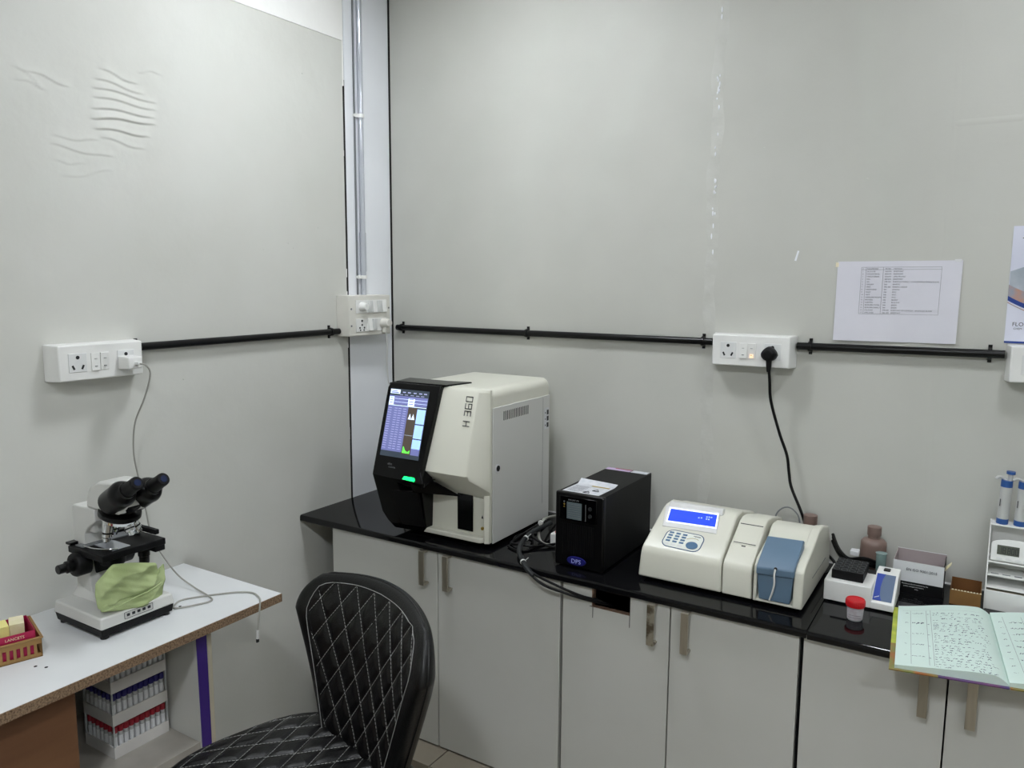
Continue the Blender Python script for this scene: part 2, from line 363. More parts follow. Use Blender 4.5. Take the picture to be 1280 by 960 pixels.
# ================================================================ counter and cabinets
def slab(x0, x1, yf, z0, z1, label):
    t = thing('countertop', (x0, yf, z0), label, 'countertop')
    pr = [(yf, z0+.002), (yf+.002, z0), (-.001, z0), (-.001, z1), (yf+.007, z1), (yf+.003, z1-.001), (yf+.0006, z1-.004), (yf, z1-.008)]
    MB().prism(pr, 0, x0, x1).build('granite_slab', 'granite', t)
    MB().prism([(-.0035, z1), (-.0005, z1), (-.0005, z1+.004)], 0, x0, x1).build('sealant', 'white2', t)
slab(.002, 1.6215, -.488, .83, .85, 'long black granite worktop under the analyser and the black power unit')
slab(1.6245, 2.62, -.494, .831, .8508, 'right black granite worktop slab under the red capped cup and the register')
def cabinet(x0, xm, x1, label, hole=None, worn=False, dark=False):
    t = thing('base_cabinet', (x0, -.475, .2), label, 'cabinet')
    c = MB(); th = .016
    c.box((x0, -.455, .2), (x0+th, -.02, .828)).box((x1-th, -.455, .2), (x1, -.02, .828)).box((x0+th, -.455, .2), (x1-th, -.02, .216)).box((x0+th, -.03, .216), (x1-th, -.02, .828)).box((x0+th, -.455, .81), (x1-th, -.43, .828)) if not hole else \
        c.box((x0, -.455, .2), (x0+th, -.02, .828)).box((x1-th, -.455, .2), (x1, -.02, .828)).box((x0+th, -.455, .2), (x1-th, -.02, .216)).box((x0+th, -.03, .216), (x1-th, -.02, .828))
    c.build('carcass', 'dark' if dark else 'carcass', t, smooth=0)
    g_ = .0018
    for k, (a, b) in enumerate(((x0+.003, xm-g_), (xm+g_, x1-.003))):
        d = MB(); zb, zt = .205, .8265
        if hole and k == 0:
            hx0, hx1, hz = hole
            # board with a notch cut from its top edge, saw cuts run past the corners
            for p0, p1 in (((a, zb), (hx0, zt)), ((hx1, zb), (b, zt)), ((hx0, zb), (hx1, hz))):
                d.box((p0[0], -.475, p0[1]), (p1[0], -.457, p1[1]))
            dd = d.build('door', 'laminate', t, smooth=0)
            e = MB(); e.hexa([(hx0-.006, -.4745, hz-.001), (hx1, -.4745, hz-.001), (hx1, -.458, hz-.001), (hx0-.006, -.458, hz-.001)], [(hx0-.006, -.4755, hz+.0025), (hx1, -.4755, hz+.0025), (hx1, -.458, hz+.0005), (hx0-.006, -.458, hz+.0005)])
            e.box((hx0-.002, -.4755, hz), (hx0+.001, -.458, zt)); e.build('cut_edge', 'raw', dd)
            e = MB(); e.box((hx0+.0002, -.4756, hz-.03), (hx0+.0018, -.474, hz)).box((hx1-.0016, -.4756, hz-.032), (hx1, -.474, hz+.01)).box((hx0-.009, -.4756, hz+.0005), (hx0, -.474, hz+.0016)); e.build('saw_cut', 'dark', dd)
        else:
            dd = d.box((a, -.475, zb), (b, -.457, zt)).build('door', 'laminate', t, bev=.0006, seg=1)
        hx = (xm-.043) if k == 0 else (xm+.045)
        h = MB(); w_ = .0095
        h.box((hx-w_, -.502, .722), (hx+w_, -.497, .829)).box((hx-w_, -.4975, .722), (hx+w_, -.475, .728)).box((hx-w_, -.4975, .823), (hx+w_, -.475, .829))
        h.build('handle', 'worn_steel' if worn and k == 0 else 'steel', dd, bev=.0008)
cabinet(.135, .568, .986, 'white two door cabinet at the left end of the counter, behind the black chair')
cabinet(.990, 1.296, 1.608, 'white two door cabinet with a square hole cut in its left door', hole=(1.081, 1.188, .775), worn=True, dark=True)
cabinet(1.612, 1.905, 2.21, 'white two door cabinet at the right end of the counter, below the open register')
# ================================================================ conduits
def clamp(mb, c, axis):       # saddle clip over a 21 mm pipe
    cx, cy, cz = c
    n = 10; R = .0135; w_ = .0045
    if axis == 'x':
        pts = [(cy-R*math.sin(math.pi*i/n), cz+R*math.cos(math.pi*i/n)) for i in range(n+1)]
        out = [(-.0002, cz+.022)]+[(-.0035, cz+.022), (-.0035, cz+.015)]+pts+[(-.0035, cz-.015), (-.0035, cz-.022), (-.0002, cz-.022)]
        mb.prism(out, 0, cx-w_, cx+w_)
    else:
        pts = [(cx+R*math.sin(math.pi*i/n), cz+R*math.cos(math.pi*i/n)) for i in range(n+1)]
        out = [(.0002, cz+.022), (.0035, cz+.022), (.0035, cz+.015)]+pts+[(.0035, cz-.015), (.0035, cz-.022), (.0002, cz-.022)]
        mb.prism(out, 1, cy-w_, cy+w_)
    return mb
def conduit(p0, p1, clips, label):
    t = thing('conduit', p0, label, 'conduit')
    MB().cyl(p0, p1, .0104, n=20).build('pipe', 'black', t)
    ax = 'x' if abs(p1[0]-p0[0]) > abs(p1[1]-p0[1]) else 'y'
    for q in clips:
        c = tuple(a+(b-a)*q for a, b in zip(p0, p1)); clamp(MB(), c, ax).build('saddle_clip', 'black', t)
ZP = 1.4555
conduit((.012, -1.044, 1.451), (.012, -.296, 1.4545), (.006, .95), 'black conduit pipe along the left wall, left of the corner box')
conduit((.032, -.012, ZP), (1.231, -.012, ZP+.001), (.018, .47, .975), 'long black conduit pipe between the corner switch board and the middle socket box')
conduit((1.469, -.012, ZP), (1.958, -.012, ZP+.003), (.07, .935), 'black conduit pipe on the back wall under the pinned sheet')
# shiny vertical pipe up the corner board
t = thing('vertical_conduit', (.012, -.168, 1.575), 'thin shiny grey conduit rising up the white corner board to the ceiling', 'conduit')
MB().cyl((.012, -.168, 1.575), (.012, -.168, ZC-.002), .0095).build('pipe', 'conduit_clear', t)
MB().cyl((.012, -.168, 1.66), (.012, -.168, 1.795), .0112).build('coupling', 'conduit_clear', t)
MB().tube([(.004, -.190, 1.575), (.004, -.190, 2.0), (.004, -.1895, ZC-.002)], .0035, n=8, smooth=0).build('thin_wire', 'greyp', t)
for z in (2.192, 1.64):
    c = MB(); n = 10; R = .0125
    c.prism([(-.0+.0003, -.168+.017)]+[(.012+R*math.sin(math.pi*i/n), -.168+R*math.cos(math.pi*i/n)) for i in range(n+1)]+[(.0003, -.168-.026), (.0003, -.168-.026)][:1], 2, z-.006, z+.006)
    c.cyl((.0, -.189, z), (.008, -.189, z), .006)
    c.build('clamp', 'white', t)
# ================================================================ socket boxes
def socket_box(T, label, w_=.235, h=.091, d=.05, led=False, adapter_plate=True):
    """local x = along the wall, y = up, z = out of the wall; origin at the middle of the back"""
    o = T.to_translation(); t = thing('socket_box', o, label, 'socket box')
    def B(): b = MB(); b.T = T; return b
    q = lambda x, y, z: (x, y, z)
    b = B(); a = w_/2; c = h/2; k = .010
    b.hexa([q(-a,-c,0), q(a,-c,0), q(a,c,0), q(-a,c,0)], [q(-a+k,-c+.002,d), q(a-k,-c+.002,d), q(a-k,c-.002,d), q(-a+k,c-.002,d)])
    b.build('box_body', 'white', t, bev=.003, seg=3)
    for sx in (-.062, .062):
        b = B(); b.box((sx-.0225, -.023, d-.001), (sx+.0225, .023, d+.0012)); sp = b.build('socket', 'white2', t, bev=.0008)
        b = B(); b.cyl((sx, .013, d-.0), (sx, .013, d+.0016), .0046, n=14)
        for s in (-1, 1):
            T2 = T @ Matrix.Translation((sx+s*.0115, -.011, 0)) @ Matrix.Rotation(-s*.45, 4, 'Z'); b2 = MB(); b2.T = T2
            b2.box((-.0024, -.0055, d), (.0024, .0055, d+.0016)); b.T = None; b.add([Vector(v) for v in b2.v], b2.f); b.T = T
        b.build('pin_holes', 'greyd', sp)
    for i, sx in enumerate((-.0185, .005)):
        b = B(); y0, y1 = -.0215, .0215; tl = .0045 if i == 0 else .0015; tr = .0015 if i == 0 else .0045
        b.hexa([q(sx-.0108,y0,d), q(sx+.0108,y0,d), q(sx+.0108,y1,d), q(sx-.0108,y1,d)], [q(sx-.0105,y0,d+tl), q(sx+.0105,y0,d+tl), q(sx+.0105,y1,d+tr), q(sx-.0105,y1,d+tr)])
        sw = b.build('switch', 'white', t, bev=.0005)
        b = B(); b.box((sx-.003, .007, d+.003), (sx+.003, .008, d+.0052))
        b.box((sx-.003, -.0125, d+.002), (sx+.003, -.0105, d+.0052)); b.build('switch_mark', ['greyp'], sw)
    return t
TL = basis((0, -1.1605, 1.4265), (0, 1, 0), (0, 0, 1))
socket_box(TL, 'white socket box on the left wall with a phone charger plugged in')
TM = basis((1.350, 0, 1.438), (1, 0, 0), (0, 0, 1))
tm = socket_box(TM, 'white socket box on the back wall with a black plug in its right socket')
b = MB(); b.T = TM; b.box((.001, -.019, .0535), (.010, -.009, .0552)); b.build('indicator', mat('amber', 'ffd9b0', .4, emit=.7), tm)
TR = basis((2.0775, 0, 1.4385), (1, 0, 0), (0, 0, 1))
socket_box(TR, 'white socket box at the right edge of the back wall under the poster')
# corner distribution box
T = basis((0, -.186, 1.507), (0, 1, 0), (0, 0, 1)); t = thing('switch_board', (0, -.186, 1.507), 'larger white switch board in the corner with a fan regulator knob and five switches', 'switch board')
def B(): b = MB(); b.T = T; return b
B().hexa([(-.108,-.071,0),(.108,-.071,0),(.108,.071,0),(-.108,.071,0)], [(-.106,-.070,.058),(.106,-.070,.058),(.106,.070,.058),(-.106,.070,.058)]).build('box_body', 'offwhite', t, bev=.003, seg=3)
for y0, y1 in ((.008, .054), (-.056, -.010)):
    B().box((-.075, y0, .0585), (.083, y1, .0605)).build('module_plate', 'white', t, bev=.0012)
kb = B().turn([(.017, .0605), (.017, .066), (.0135, .075), (.0115, .083), (.0, .0835)], (-.045, .031, 0)).build('regulator_knob', 'white', t)
B().box((-.0465, .031, .0834), (-.0435, .042, .0845)).build('pointer', 'white2', kb)
for i, (sx, sy, up) in enumerate(((-.007, .031, 1), (.018, .031, 0), (.043, .031, 1), (.067, .031, 0), (-.007, -.033, 0), (.016, -.033, 1))):
    tl, tr = (.004, .008) if up else (.0085, .003)
    b = B(); b.hexa([(sx-.0105,sy-.020,.0605),(sx+.0105,sy-.020,.0605),(sx+.0105,sy+.020,.0605),(sx-.0105,sy+.020,.0605)], [(sx-.010,sy-.020,.0605+tl),(sx+.010,sy-.020,.0605+tl),(sx+.010,sy+.020,.0605+tr),(sx-.010,sy+.020,.0605+tr)])
    b.build('switch', 'white2' if up else 'white', t, bev=.0006)
b = B()
for sx, sy, r in ((0, .013, .0042), (0, -.001, .0035), (-.0115, -.011, .0035), (.0115, -.011, .0035), (-.009, -.019, .003), (.009, -.019, .003)): b.cyl((-.046+sx, -.031+sy, .060), (-.046+sx, -.031+sy, .0612), r, n=12)
b.build('socket_holes', 'greyd', t)
b = B()
for sx, sy in ((-.096, .024), (-.096, -.034), (.097, .024), (.097, -.034)): b.cyl((sx, sy, .058), (sx, sy, .0592), .0033, n=12)
b.build('screws', 'greyp', t)
# white plug in the switch board, its flex runs behind the analyser
t = thing('power_plug', (.062, -.115, 1.474), 'white three pin plug in the corner switch board with thin white flex', 'plug')
b = MB(); b.T = basis((.0605, -.122, 1.476), (0, 1, 0), (0, 0, 1))
b.loft([(.021*math.cos(a), .020*math.sin(a), 0) for a in [2*math.pi*i/20 for i in range(20)]], [(.015*math.cos(a), .013*math.sin(a)+.002, .03) for a in [2*math.pi*i/20 for i in range(20)]])
b.box((-.010, -.032, .002), (.016, -.012, .020))
b.build('plug_body', 'offwhite', t, bev=.002)
MB().tube([(.072, -.120, 1.447), (.074, -.118, 1.40), (.060, -.105, 1.33), (.052, -.09, 1.27), (.05, -.07, 1.20), (.06, -.06, 1.05), (.10, -.05, .9), (.30, -.045, .853)], .0021, n=6).build('flex', 'cable_white', t)
# charger in the left socket box
t = thing('phone_charger', (.052, -1.098, 1.43), 'white phone charger in the left socket box, its cable drops to the table', 'charger')
b = MB(); b.hexa([(.0522, -1.122, 1.402), (.0522, -1.078, 1.402), (.0522, -1.078, 1.436), (.0522, -1.122, 1.436)], [(.093, -1.119, 1.404), (.093, -1.081, 1.404), (.093, -1.081, 1.434), (.093, -1.119, 1.434)])
b.build('charger_body', 'white', t, bev=.003, seg=3)
MB().box((.0932, -1.104, 1.414), (.109, -1.092, 1.421)).build('usb_plug', 'white2', t, bev=.001)
cb = MB().tube([(.108, -1.098, 1.4175), (.118, -1.09, 1.414), (.118, -1.078, 1.39), (.10, -1.085, 1.33), (.06, -1.09, 1.26), (.035, -1.083, 1.18), (.022, -1.065, 1.10), (.020, -1.05, 1.02), (.03, -1.045, .95), (.06, -1.04, .90), (.13, -1.04, .850), (.20, -1.04, .829), (.262, -1.046, .8226),
                (.298, -1.062, .8226), (.285, -1.105, .8226), (.262, -1.14, .8226), (.243, -1.128, .8226), (.232, -1.10, .8226), (.250, -1.065, .8226), (.275, -1.03, .8226), (.31, -.99, .8226), (.345, -.973, .8228), (.385, -.985, .8235), (.411, -1.004, .824), (.4185, -1.014, .800), (.419, -1.018, .775), (.419, -1.021, .755)], .0022, n=6, smooth=8).build('cable', 'cable_grey', t)
MB().cyl((.419, -1.021, .758), (.4188, -1.0225, .736), .0038, n=10).build('connector', 'cable_white', t)
MB().box((.4170, -1.0262, .727), (.4206, -1.0192, .736)).build('connector_tip', 'greyd', t)
# ================================================================ small table
t = thing('work_table', (0, -.93, 0), 'small white topped table with raw chipboard edge against the left wall', 'table')
tt = MB().box((.002, -2.5, .8), (.405, -.93, .82)).build('tabletop', 'table', t, smooth=0)
MB().box((.405, -2.5, .7985), (.4075, -.93, .8195)).build('chipboard_edge', 'chip', tt, smooth=0)
MB().box((.002, -2.5, .7975), (.405, -.93, .7998)).build('underside', 'chip', tt, smooth=0)
h = MB()
for (x, y) in ((.272, -1.477), (.295, -1.467), (.257, -1.123)): h.cyl((x, y, .8195), (x, y, .8203), .0035, n=12)
h.build('screw_holes', 'dark', tt)
MB().box((.362, -2.5, 0), (.38, -1.457, .797)).build('front_panel', 'ply', t, smooth=0)
MB().box((.01, -1.4745, 0), (.362, -1.457, .797)).build('divider_panel', 'carcass', t, smooth=0)
MB().box((.01, -1.168, 0), (.378, -1.128, .797)).build('end_panel', 'laminate', t, smooth=0)
MB().hexa([(.378,-1.164,.40),(.3795,-1.164,.40),(.3795,-1.139,.40),(.378,-1.139,.40)], [(.378,-1.169,.797),(.3795,-1.169,.797),(.3795,-1.1405,.797),(.378,-1.1405,.797)]).build('purple_strip', 'purple', t, smooth=0)
MB().box((.378, -1.1385, .0), (.3790, -1.127, .797)).build('edge_strip', 'cream', t, smooth=0)
MB().box((.01, -1.457, .500), (.376, -1.169, .5205)).build('shelf', 'marble', t, smooth=0)
MB().box((.01, -1.457, .02), (.36, -1.169, .036)).build('shelf', 'marble', t, smooth=0)
# ---- racks of blood tubes under the table
def tube_rack(z, cap, tubem, tl, gname, label, ntop):
    x0, x1, y0, y1 = .150, .270, -1.319, -1.179
    t = thing('tube_rack', (x0, y0, z), label, 'tube rack')
    b = MB(); b.box((x0+.003, y0+.003, z), (x1-.003, y1-.003, z+.004))
    for a, c in (((x0, y0), (x1, y0+.003)), ((x0, y1-.003), (x1, y1)), ((x0, y0+.003), (x0+.003, y1-.003)), ((x1-.003, y0+.003), (x1, y1-.003))): b.box((a[0], a[1], z), (c[0], c[1], z+.028))
    b.build('tray', 'rack', t, smooth=0)
    b = MB(); b.box((x0+.003, y0+.003, z+.020), (x1-.003, y1-.003, z+.022)); b.build('holder_plate', 'rack', t, smooth=0)
    b = MB()
    for x in (x0+.002, x1-.002):
        for y in (y0+.002, y1-.002): b.box((x-.0018, y-.0018, z+.026), (x+.0018, y+.0018, z+.0798))
    b.build('corner_post', 'tube', t)
    proto = None
    spots = [(x1-.010-r*.0165, y1-.0085-k*.01365) for r in range(2) for k in range(10)]+[(x1-.010-r*.0165, y0+.0085) for r in range(2, 7)]
    random.seed(int(z*1000))
    ORD = ('first', 'second', 'third', 'fourth', 'fifth', 'sixth', 'seventh', 'eighth', 'ninth', 'tenth')
    for si_, (x, y) in enumerate(spots):
        tilt = random.uniform(-.05, .05)
        if proto is None:
            root = bpy.data.objects.new('blood_tube', bpy.data.meshes.new('blood_tube')); 
            b = MB().turn([(.003, 0), (.0052, .004), (.0055, .055), (.0055, .056)], (0, 0, 0), n=10)
            root = b.build('blood_tube', tubem, None, local=True)
            l = MB().turn([(.0058, .020), (.0058, .045)], (0, 0, 0), n=10).build('paper_label', 'whitecard', root, local=True)
            c = MB().turn([(.0055, .0545), (.0066, .0555), (.0066, .068), (.0060, .0695)], (0, 0, 0), n=10).build('tube_cap', cap, root, local=True)
            tag(root, tl, 'tube', gname); proto = root; o = root
        else:
            o = proto.copy(); COL.objects.link(o)
            for ch in proto.children:
                q = ch.copy(); COL.objects.link(q); q.parent = o
        o['label'] = tl+(', %s from the right in its front row' % ORD[si_] if si_ < 10 else ', %s from the right in its second row' % ORD[si_-10] if si_ < 20 else ', %s tube back along its left side' % ORD[si_-18])
        o.location = (x, y, z+.0046); o.rotation_euler = (0, 0, random.uniform(0, 6))
tube_rack(.5207, 'redcap', 'tube', 'red capped blood tube in the lowest rack', 'red capped tubes in the lowest rack', 'bottom rack of the stack under the table, full of red capped tubes', 0)
tube_rack(.6008, 'bluecap', 'tube', 'navy capped blood tube in the middle rack', 'navy capped tubes in the middle rack', 'middle rack of the stack under the table, full of navy capped tubes', 0)
tube_rack(.6809, 'tubed', 'tubed', 'grey blue tube in the top rack', 'grey blue tubes in the top rack', 'top rack of the stack just below the tabletop, with grey blue tubes', 0)
# ================================================================ basket with magenta box
X0, X1, Y0, Y1, Z0 = -.135, 0, -.215, 0, .8202
TB = Matrix.Translation((.238, -1.444, 0)) @ Matrix.Rotation(math.radians(-17), 4, 'Z')
def KB(): b = MB(); b.T = TB; return b
t = thing('basket', TB @ Vector((X0, Y0, Z0)), 'tan slotted plastic basket at the left end of the white table', 'basket')
b = KB(); b.box((X0, Y0, Z0), (X1, Y1, Z0+.003))
def slotwall(b, p, q, z0, z1, th, n, inward):
    p = Vector(p); q = Vector(q); L = (q-p); ln = L.length; u = L/ln; nrm = Vector(inward)*th
    def bar(s0, s1, za, zb):
        a = p+u*s0; c = p+u*s1; pts = [a, c, c+nrm, a+nrm]
        b.hexa([(*v.xy, za) for v in pts], [(*v.xy, zb) for v in pts])
    bar(0, ln, z0, z0+.009); bar(0, ln, z0+.030, z1)
    for k in range(n+1): s_ = ln*k/n; w_ = .0028; bar(max(0, s_-w_), min(ln, s_+w_), z0+.009, z0+.030)
H_ = .045
slotwall(b, (X1, Y0, 0), (X1, Y1, 0), Z0, Z0+H_, .0025, 17, (-1, 0, 0)); slotwall(b, (X0, Y0, 0), (X0, Y1, 0), Z0, Z0+H_, .0025, 20, (1, 0, 0))
slotwall(b, (X0, Y1, 0), (X1, Y1, 0), Z0, Z0+H_, .0025, 12, (0, -1, 0)); slotwall(b, (X0, Y0, 0), (X1, Y0, 0), Z0, Z0+H_, .0025, 12, (0, 1, 0))
b.build('basket_body', 'basket', t, smooth=0)
rm = KB(); e = .003
for a, c in (((X0-e, Y0-e), (X1+e, Y0+.002)), ((X0-e, Y1-.002), (X1+e, Y1+e)), ((X0-e, Y0), (X0+.002, Y1)), ((X1-.002, Y0), (X1+e, Y1))): rm.box((a[0], a[1], Z0+H_-.004), (c[0], c[1], Z0+H_))
rm.build('rim', 'basket', t, bev=.0015)
t = thing('lancet_box', TB @ Vector((X0+.03, Y1-.01, Z0+.003)), 'open magenta card box of pale packets inside the tan basket', 'box')
a0, a1, b0, b1 = X0+.030, X1-.006, Y0+.01, Y1-.010; b = KB()
for p_, q_ in (((a0, b0), (a1, b0+.0012)), ((a0, b1-.0012), (a1, b1)), ((a0, b0), (a0+.0012, b1)), ((a1-.0012, b0), (a1, b1))): b.box((p_[0], p_[1], Z0+.0032), (q_[0], q_[1], Z0+.060))
b.box((a0, b0, Z0+.0032), (a1, b1, Z0+.006)); b.build('card_box', 'magenta', t, smooth=0)
KB().text('LANCETS', .0085, basis((a1+.0003, b1-.056, Z0+.0485), (0, 1, 0), (0, 0, 1))).build('lettering', 'palecard', t, smooth=0)
KB().box((a1, b1-.115, Z0+.052), (a1+.0003, b1-.068, Z0+.0535)).build('printed_line', 'palecard', t, smooth=0)
random.seed(11)
k = 0
for (bx, by, hx, hy, hz, mt, lb) in ((a0+.032, b1-.024, .024, .014, .060, 'palecard', 'pale card packet nearest the right end of the magenta box'), (a0+.040, b1-.053, .022, .011, .062, 'yellow', 'pale yellow packet in the middle of the magenta box'), (a0+.038, b1-.085, .024, .016, .066, 'palecard', 'cream card packet nearest the left edge in the magenta box')):
    b = KB(); b.T = TB @ Matrix.Translation((bx, by, Z0+.0062)) @ Matrix.Rotation(.12*(k-1), 4, 'Z'); b.box((-hx, -hy, 0), (hx, hy, hz))
    tag(b.build('packet', mt, None, bev=.001), lb, 'packet'); k += 1
# ================================================================ microscope
t = thing('microscope', (.186, -1.246, .82), 'white and black binocular microscope on the small white table', 'microscope')
bx0, bx1, by0, by1 = .09, .282, -1.338, -1.156
b = MB()
for x in (bx0+.014, bx1-.014):
    for y in (by0+.014, by1-.014): b.cyl((x, y, .8202), (x, y, .829), .009)
b.build('foot', 'rubber', t)
MB().hexa([(bx0+.003,by0+.003,.827),(bx1-.003,by0+.003,.827),(bx1-.003,by1-.003,.827),(bx0+.003,by1-.003,.827)], [(bx0,by0,.846),(bx1,by0,.846),(bx1,by1,.846),(bx0,by1,.846)]).build('lower_base', 'blackm', t, bev=.002)
MB().hexa([(bx0-.002,by0-.002,.846),(bx1+.002,by0-.002,.846),(bx1+.002,by1+.002,.846),(bx0-.002,by1+.002,.846)], [(bx0+.001,by0+.001,.875),(bx1-.003,by0+.001,.872),(bx1-.003,by1-.001,.872),(bx0+.001,by1-.001,.875)]).build('base', 'ivory_grey', t, bev=.004, seg=3)
MB().hexa([(bx0+.004,-1.300,.873),(bx0+.11,-1.292,.872),(bx0+.11,-1.200,.872),(bx0+.004,-1.192,.873)], [(bx0+.006,-1.283,.90),(bx0+.05,-1.279,.89),(bx0+.05,-1.213,.89),(bx0+.006,-1.209,.90)]).build('pedestal', 'ivory_grey', t, bev=.004)
b = MB(); b.box((bx1+.0005, -1.283, .853), (bx1+.0016, -1.212, .8535)).box((bx1+.0005, -1.283, .868), (bx1+.0016, -1.212, .8685)).box((bx1+.0005, -1.283, .853), (bx1+.0016, -1.2825, .8685)).box((bx1+.0005, -1.2125, .853), (bx1+.0016, -1.212, .8685))
for i in range(5): b.box((bx1+.0005, -1.277+i*.013, .858), (bx1+.0016, -1.270+i*.013, .864))
b.build('badge', 'line', t, smooth=0)
# arm: C-shaped column
pr = [(.088, .876), (.152, .876), (.146, .93), (.134, .985), (.134, 1.028), (.150, 1.045), (.182, 1.066), (.182, 1.0955), (.130, 1.0955), (.092, 1.095), (.088, 1.09)]
MB().prism([(x, z) for x, z in pr], 1, -1.281, -1.209).build('arm', 'ivory_grey', t, bev=.004, seg=3)
b = MB(); b.box((.1335, -1.271, 1.030), (.158, -1.219, 1.085)); b.build('arm_front_block', 'greyp' if 0 else 'ivory_grey', t, bev=.006)
# head housing: wedge
MB().prism([(.150, 1.096), (.275, 1.097), (.288, 1.118), (.278, 1.145), (.262, 1.170), (.205, 1.166), (.166, 1.146), (.152, 1.118)], 1, -1.281, -1.209).build('head_housing', 'ivory_grey', t, bev=.006, seg=3)
# nosepiece, tilted
nd = Vector((-.30, 0, -1)).normalized(); nc = Vector((.228, -1.245, 1.093))
T0 = MB().turn([(.046, 0), (.047, .003), (.047, .010), (.043, .013)], nc, nd, n=32).build('nosepiece_ring', 'black', t)
MB().turn([(.0405, .013), (.039, .022), (.020, .027)], nc, nd, n=32).build('turret', 'chrome', t)
b1_ = nc+nd*.022
for (oy, ox, tl, L, r) in ((-.024, -.004, Vector((-.10, -.10, -1)), .052, .0112), (.000, -.014, Vector((-.30, .02, -1)), .046, .0105), (.022, .010, Vector((.15, .42, -1)), .044, .0110), (.004, .022, Vector((.45, .08, -1)), .040, .0112)):
    p = b1_+Vector((ox, oy, 0)); d = tl.normalized()
    ob = MB().turn([(r*1.15, -.004), (r*1.15, .008), (r, .009), (r, L*.72), (r*.75, L*.78), (r*.7, L*.94), (r*.35, L)], p, d, n=18).build('objective_lens', 'chrome', t)
    MB().turn([(r*1.03, L*.50), (r*1.03, L*.58)], p, d, n=18).build('colour_ring', 'black', ob)
# eyepieces: tilted prism bodies and tubes
ed = Vector((.86, 0, .50)).normalized()
for sy, base in ((-1.277, Vector((.250, -1.277, 1.124))), (-1.213, Vector((.250, -1.213, 1.119)))):
    o_ = MB(); o_.turn([(.020, -.012), (.0295, -.004), (.0300, .040), (.0310, .052), (.027, .062), (.0195, .068), (.0185, .076)], base, ed, n=28); o_ = o_.build('eyepiece_tube', 'black', t)
    MB().turn([(.0165, .074), (.0165, .09), (.0155, .094), (.0155, .112), (.0150, .118), (.0135, .120)], base, ed, n=28).build('eyepiece', 'blackm', o_)
    MB().turn([(.0078, .1201), (.0078, .1206)], base, ed, n=20).build('eye_lens', mat('lens_blue', '222b49', .15), o_)
MB().turn([(.030, -.012), (.034, -.004), (.034, .018), (.028, .026)], (.250, -1.245, 1.120), ed, n=32).build('binocular_body', 'black', t)
# stage
st = MB().box((.100, -1.303, .984), (.242, -1.142, 1.0)).build('stage', 'blackm', t, bev=.002)
MB().box((.150, -1.170, .970), (.240, -1.143, .985)).build('stage_rail', 'blackm', t, bev=.002)
MB().box((.085, -1.30, 1.0), (.106, -1.13, 1.006)).build('slide_guide', 'black', t, bev=.001)
MB().box((.118, -1.295, 1.0002), (.150, -1.175, 1.0035)).build('slide_holder', 'greyp', t, bev=.0008)
MB().box((.150, -1.268, 1.0004), (.226, -1.224, 1.0018)).build('glass_slide', 'conduit_clear', t)
MB().tube([(.15, -1.292, 1.005), (.19, -1.29, 1.006), (.222, -1.272, 1.005), (.226, -1.256, 1.003)], .0018, n=6).build('slide_clip', 'chrome', t)
MB().hexa([(.128,-1.168,1.004),(.140,-1.168,1.004),(.140,-1.150,1.004),(.128,-1.150,1.004)], [(.205,-1.146,1.038),(.217,-1.146,1.038),(.217,-1.120,1.030),(.205,-1.120,1.030)])
MB().box((.135, -1.165, 1.012), (.235, -1.153, 1.024)).build('stage_lever', 'blackm', t, bev=.002)
MB().box((.140, -1.168, 1.0), (.155, -1.153, 1.014)).build('lever_post', 'greyp', t, bev=.001)
MB().turn([(.027, 0), (.029, .006), (.029, .022), (.022, .026)], (.185, -1.245, .957), (0, 0, 1)).build('condenser', 'blackm', t)
MB().turn([(.010, 0), (.012, .004), (.012, .020), (.014, .021), (.014, .034)], (.196, -1.172, .935), (0, 0, 1), n=20).build('stage_knob', 'black', t)
MB().box((.134, -1.266, .93), (.150, -1.224, .985)).build('stage_bracket', 'blackm', t, bev=.002)
b = MB(); b.turn([(.020, 0), (.0285, .002), (.0285, .030), (.026, .034), (.024, .035)], (.14, -1.2812, .963), (0, -1, 0), n=32)
kn = b.build('coarse_focus_knob', 'blackm', t)
MB().turn([(.014, .035), (.0145, .038), (.0145, .050), (.011, .053), (.011, .068), (.0095, .070)], (.14, -1.2812, .963), (0, -1, 0), n=24).build('fine_focus_knob', 'black', kn)
b = MB(); b.turn([(.020, 0), (.0285, .002), (.0285, .030), (.024, .035), (.0145, .038), (.0145, .050)], (.14, -1.2088, .963), (0, 1, 0), n=32).build('coarse_focus_knob', 'blackm', t)
# illuminator under the condenser
MB().turn([(.030, 0), (.030, .012), (.024, .022), (.022, .024)], (.196, -1.245, .874), (0, 0, 1)).build('illuminator', 'black', t)
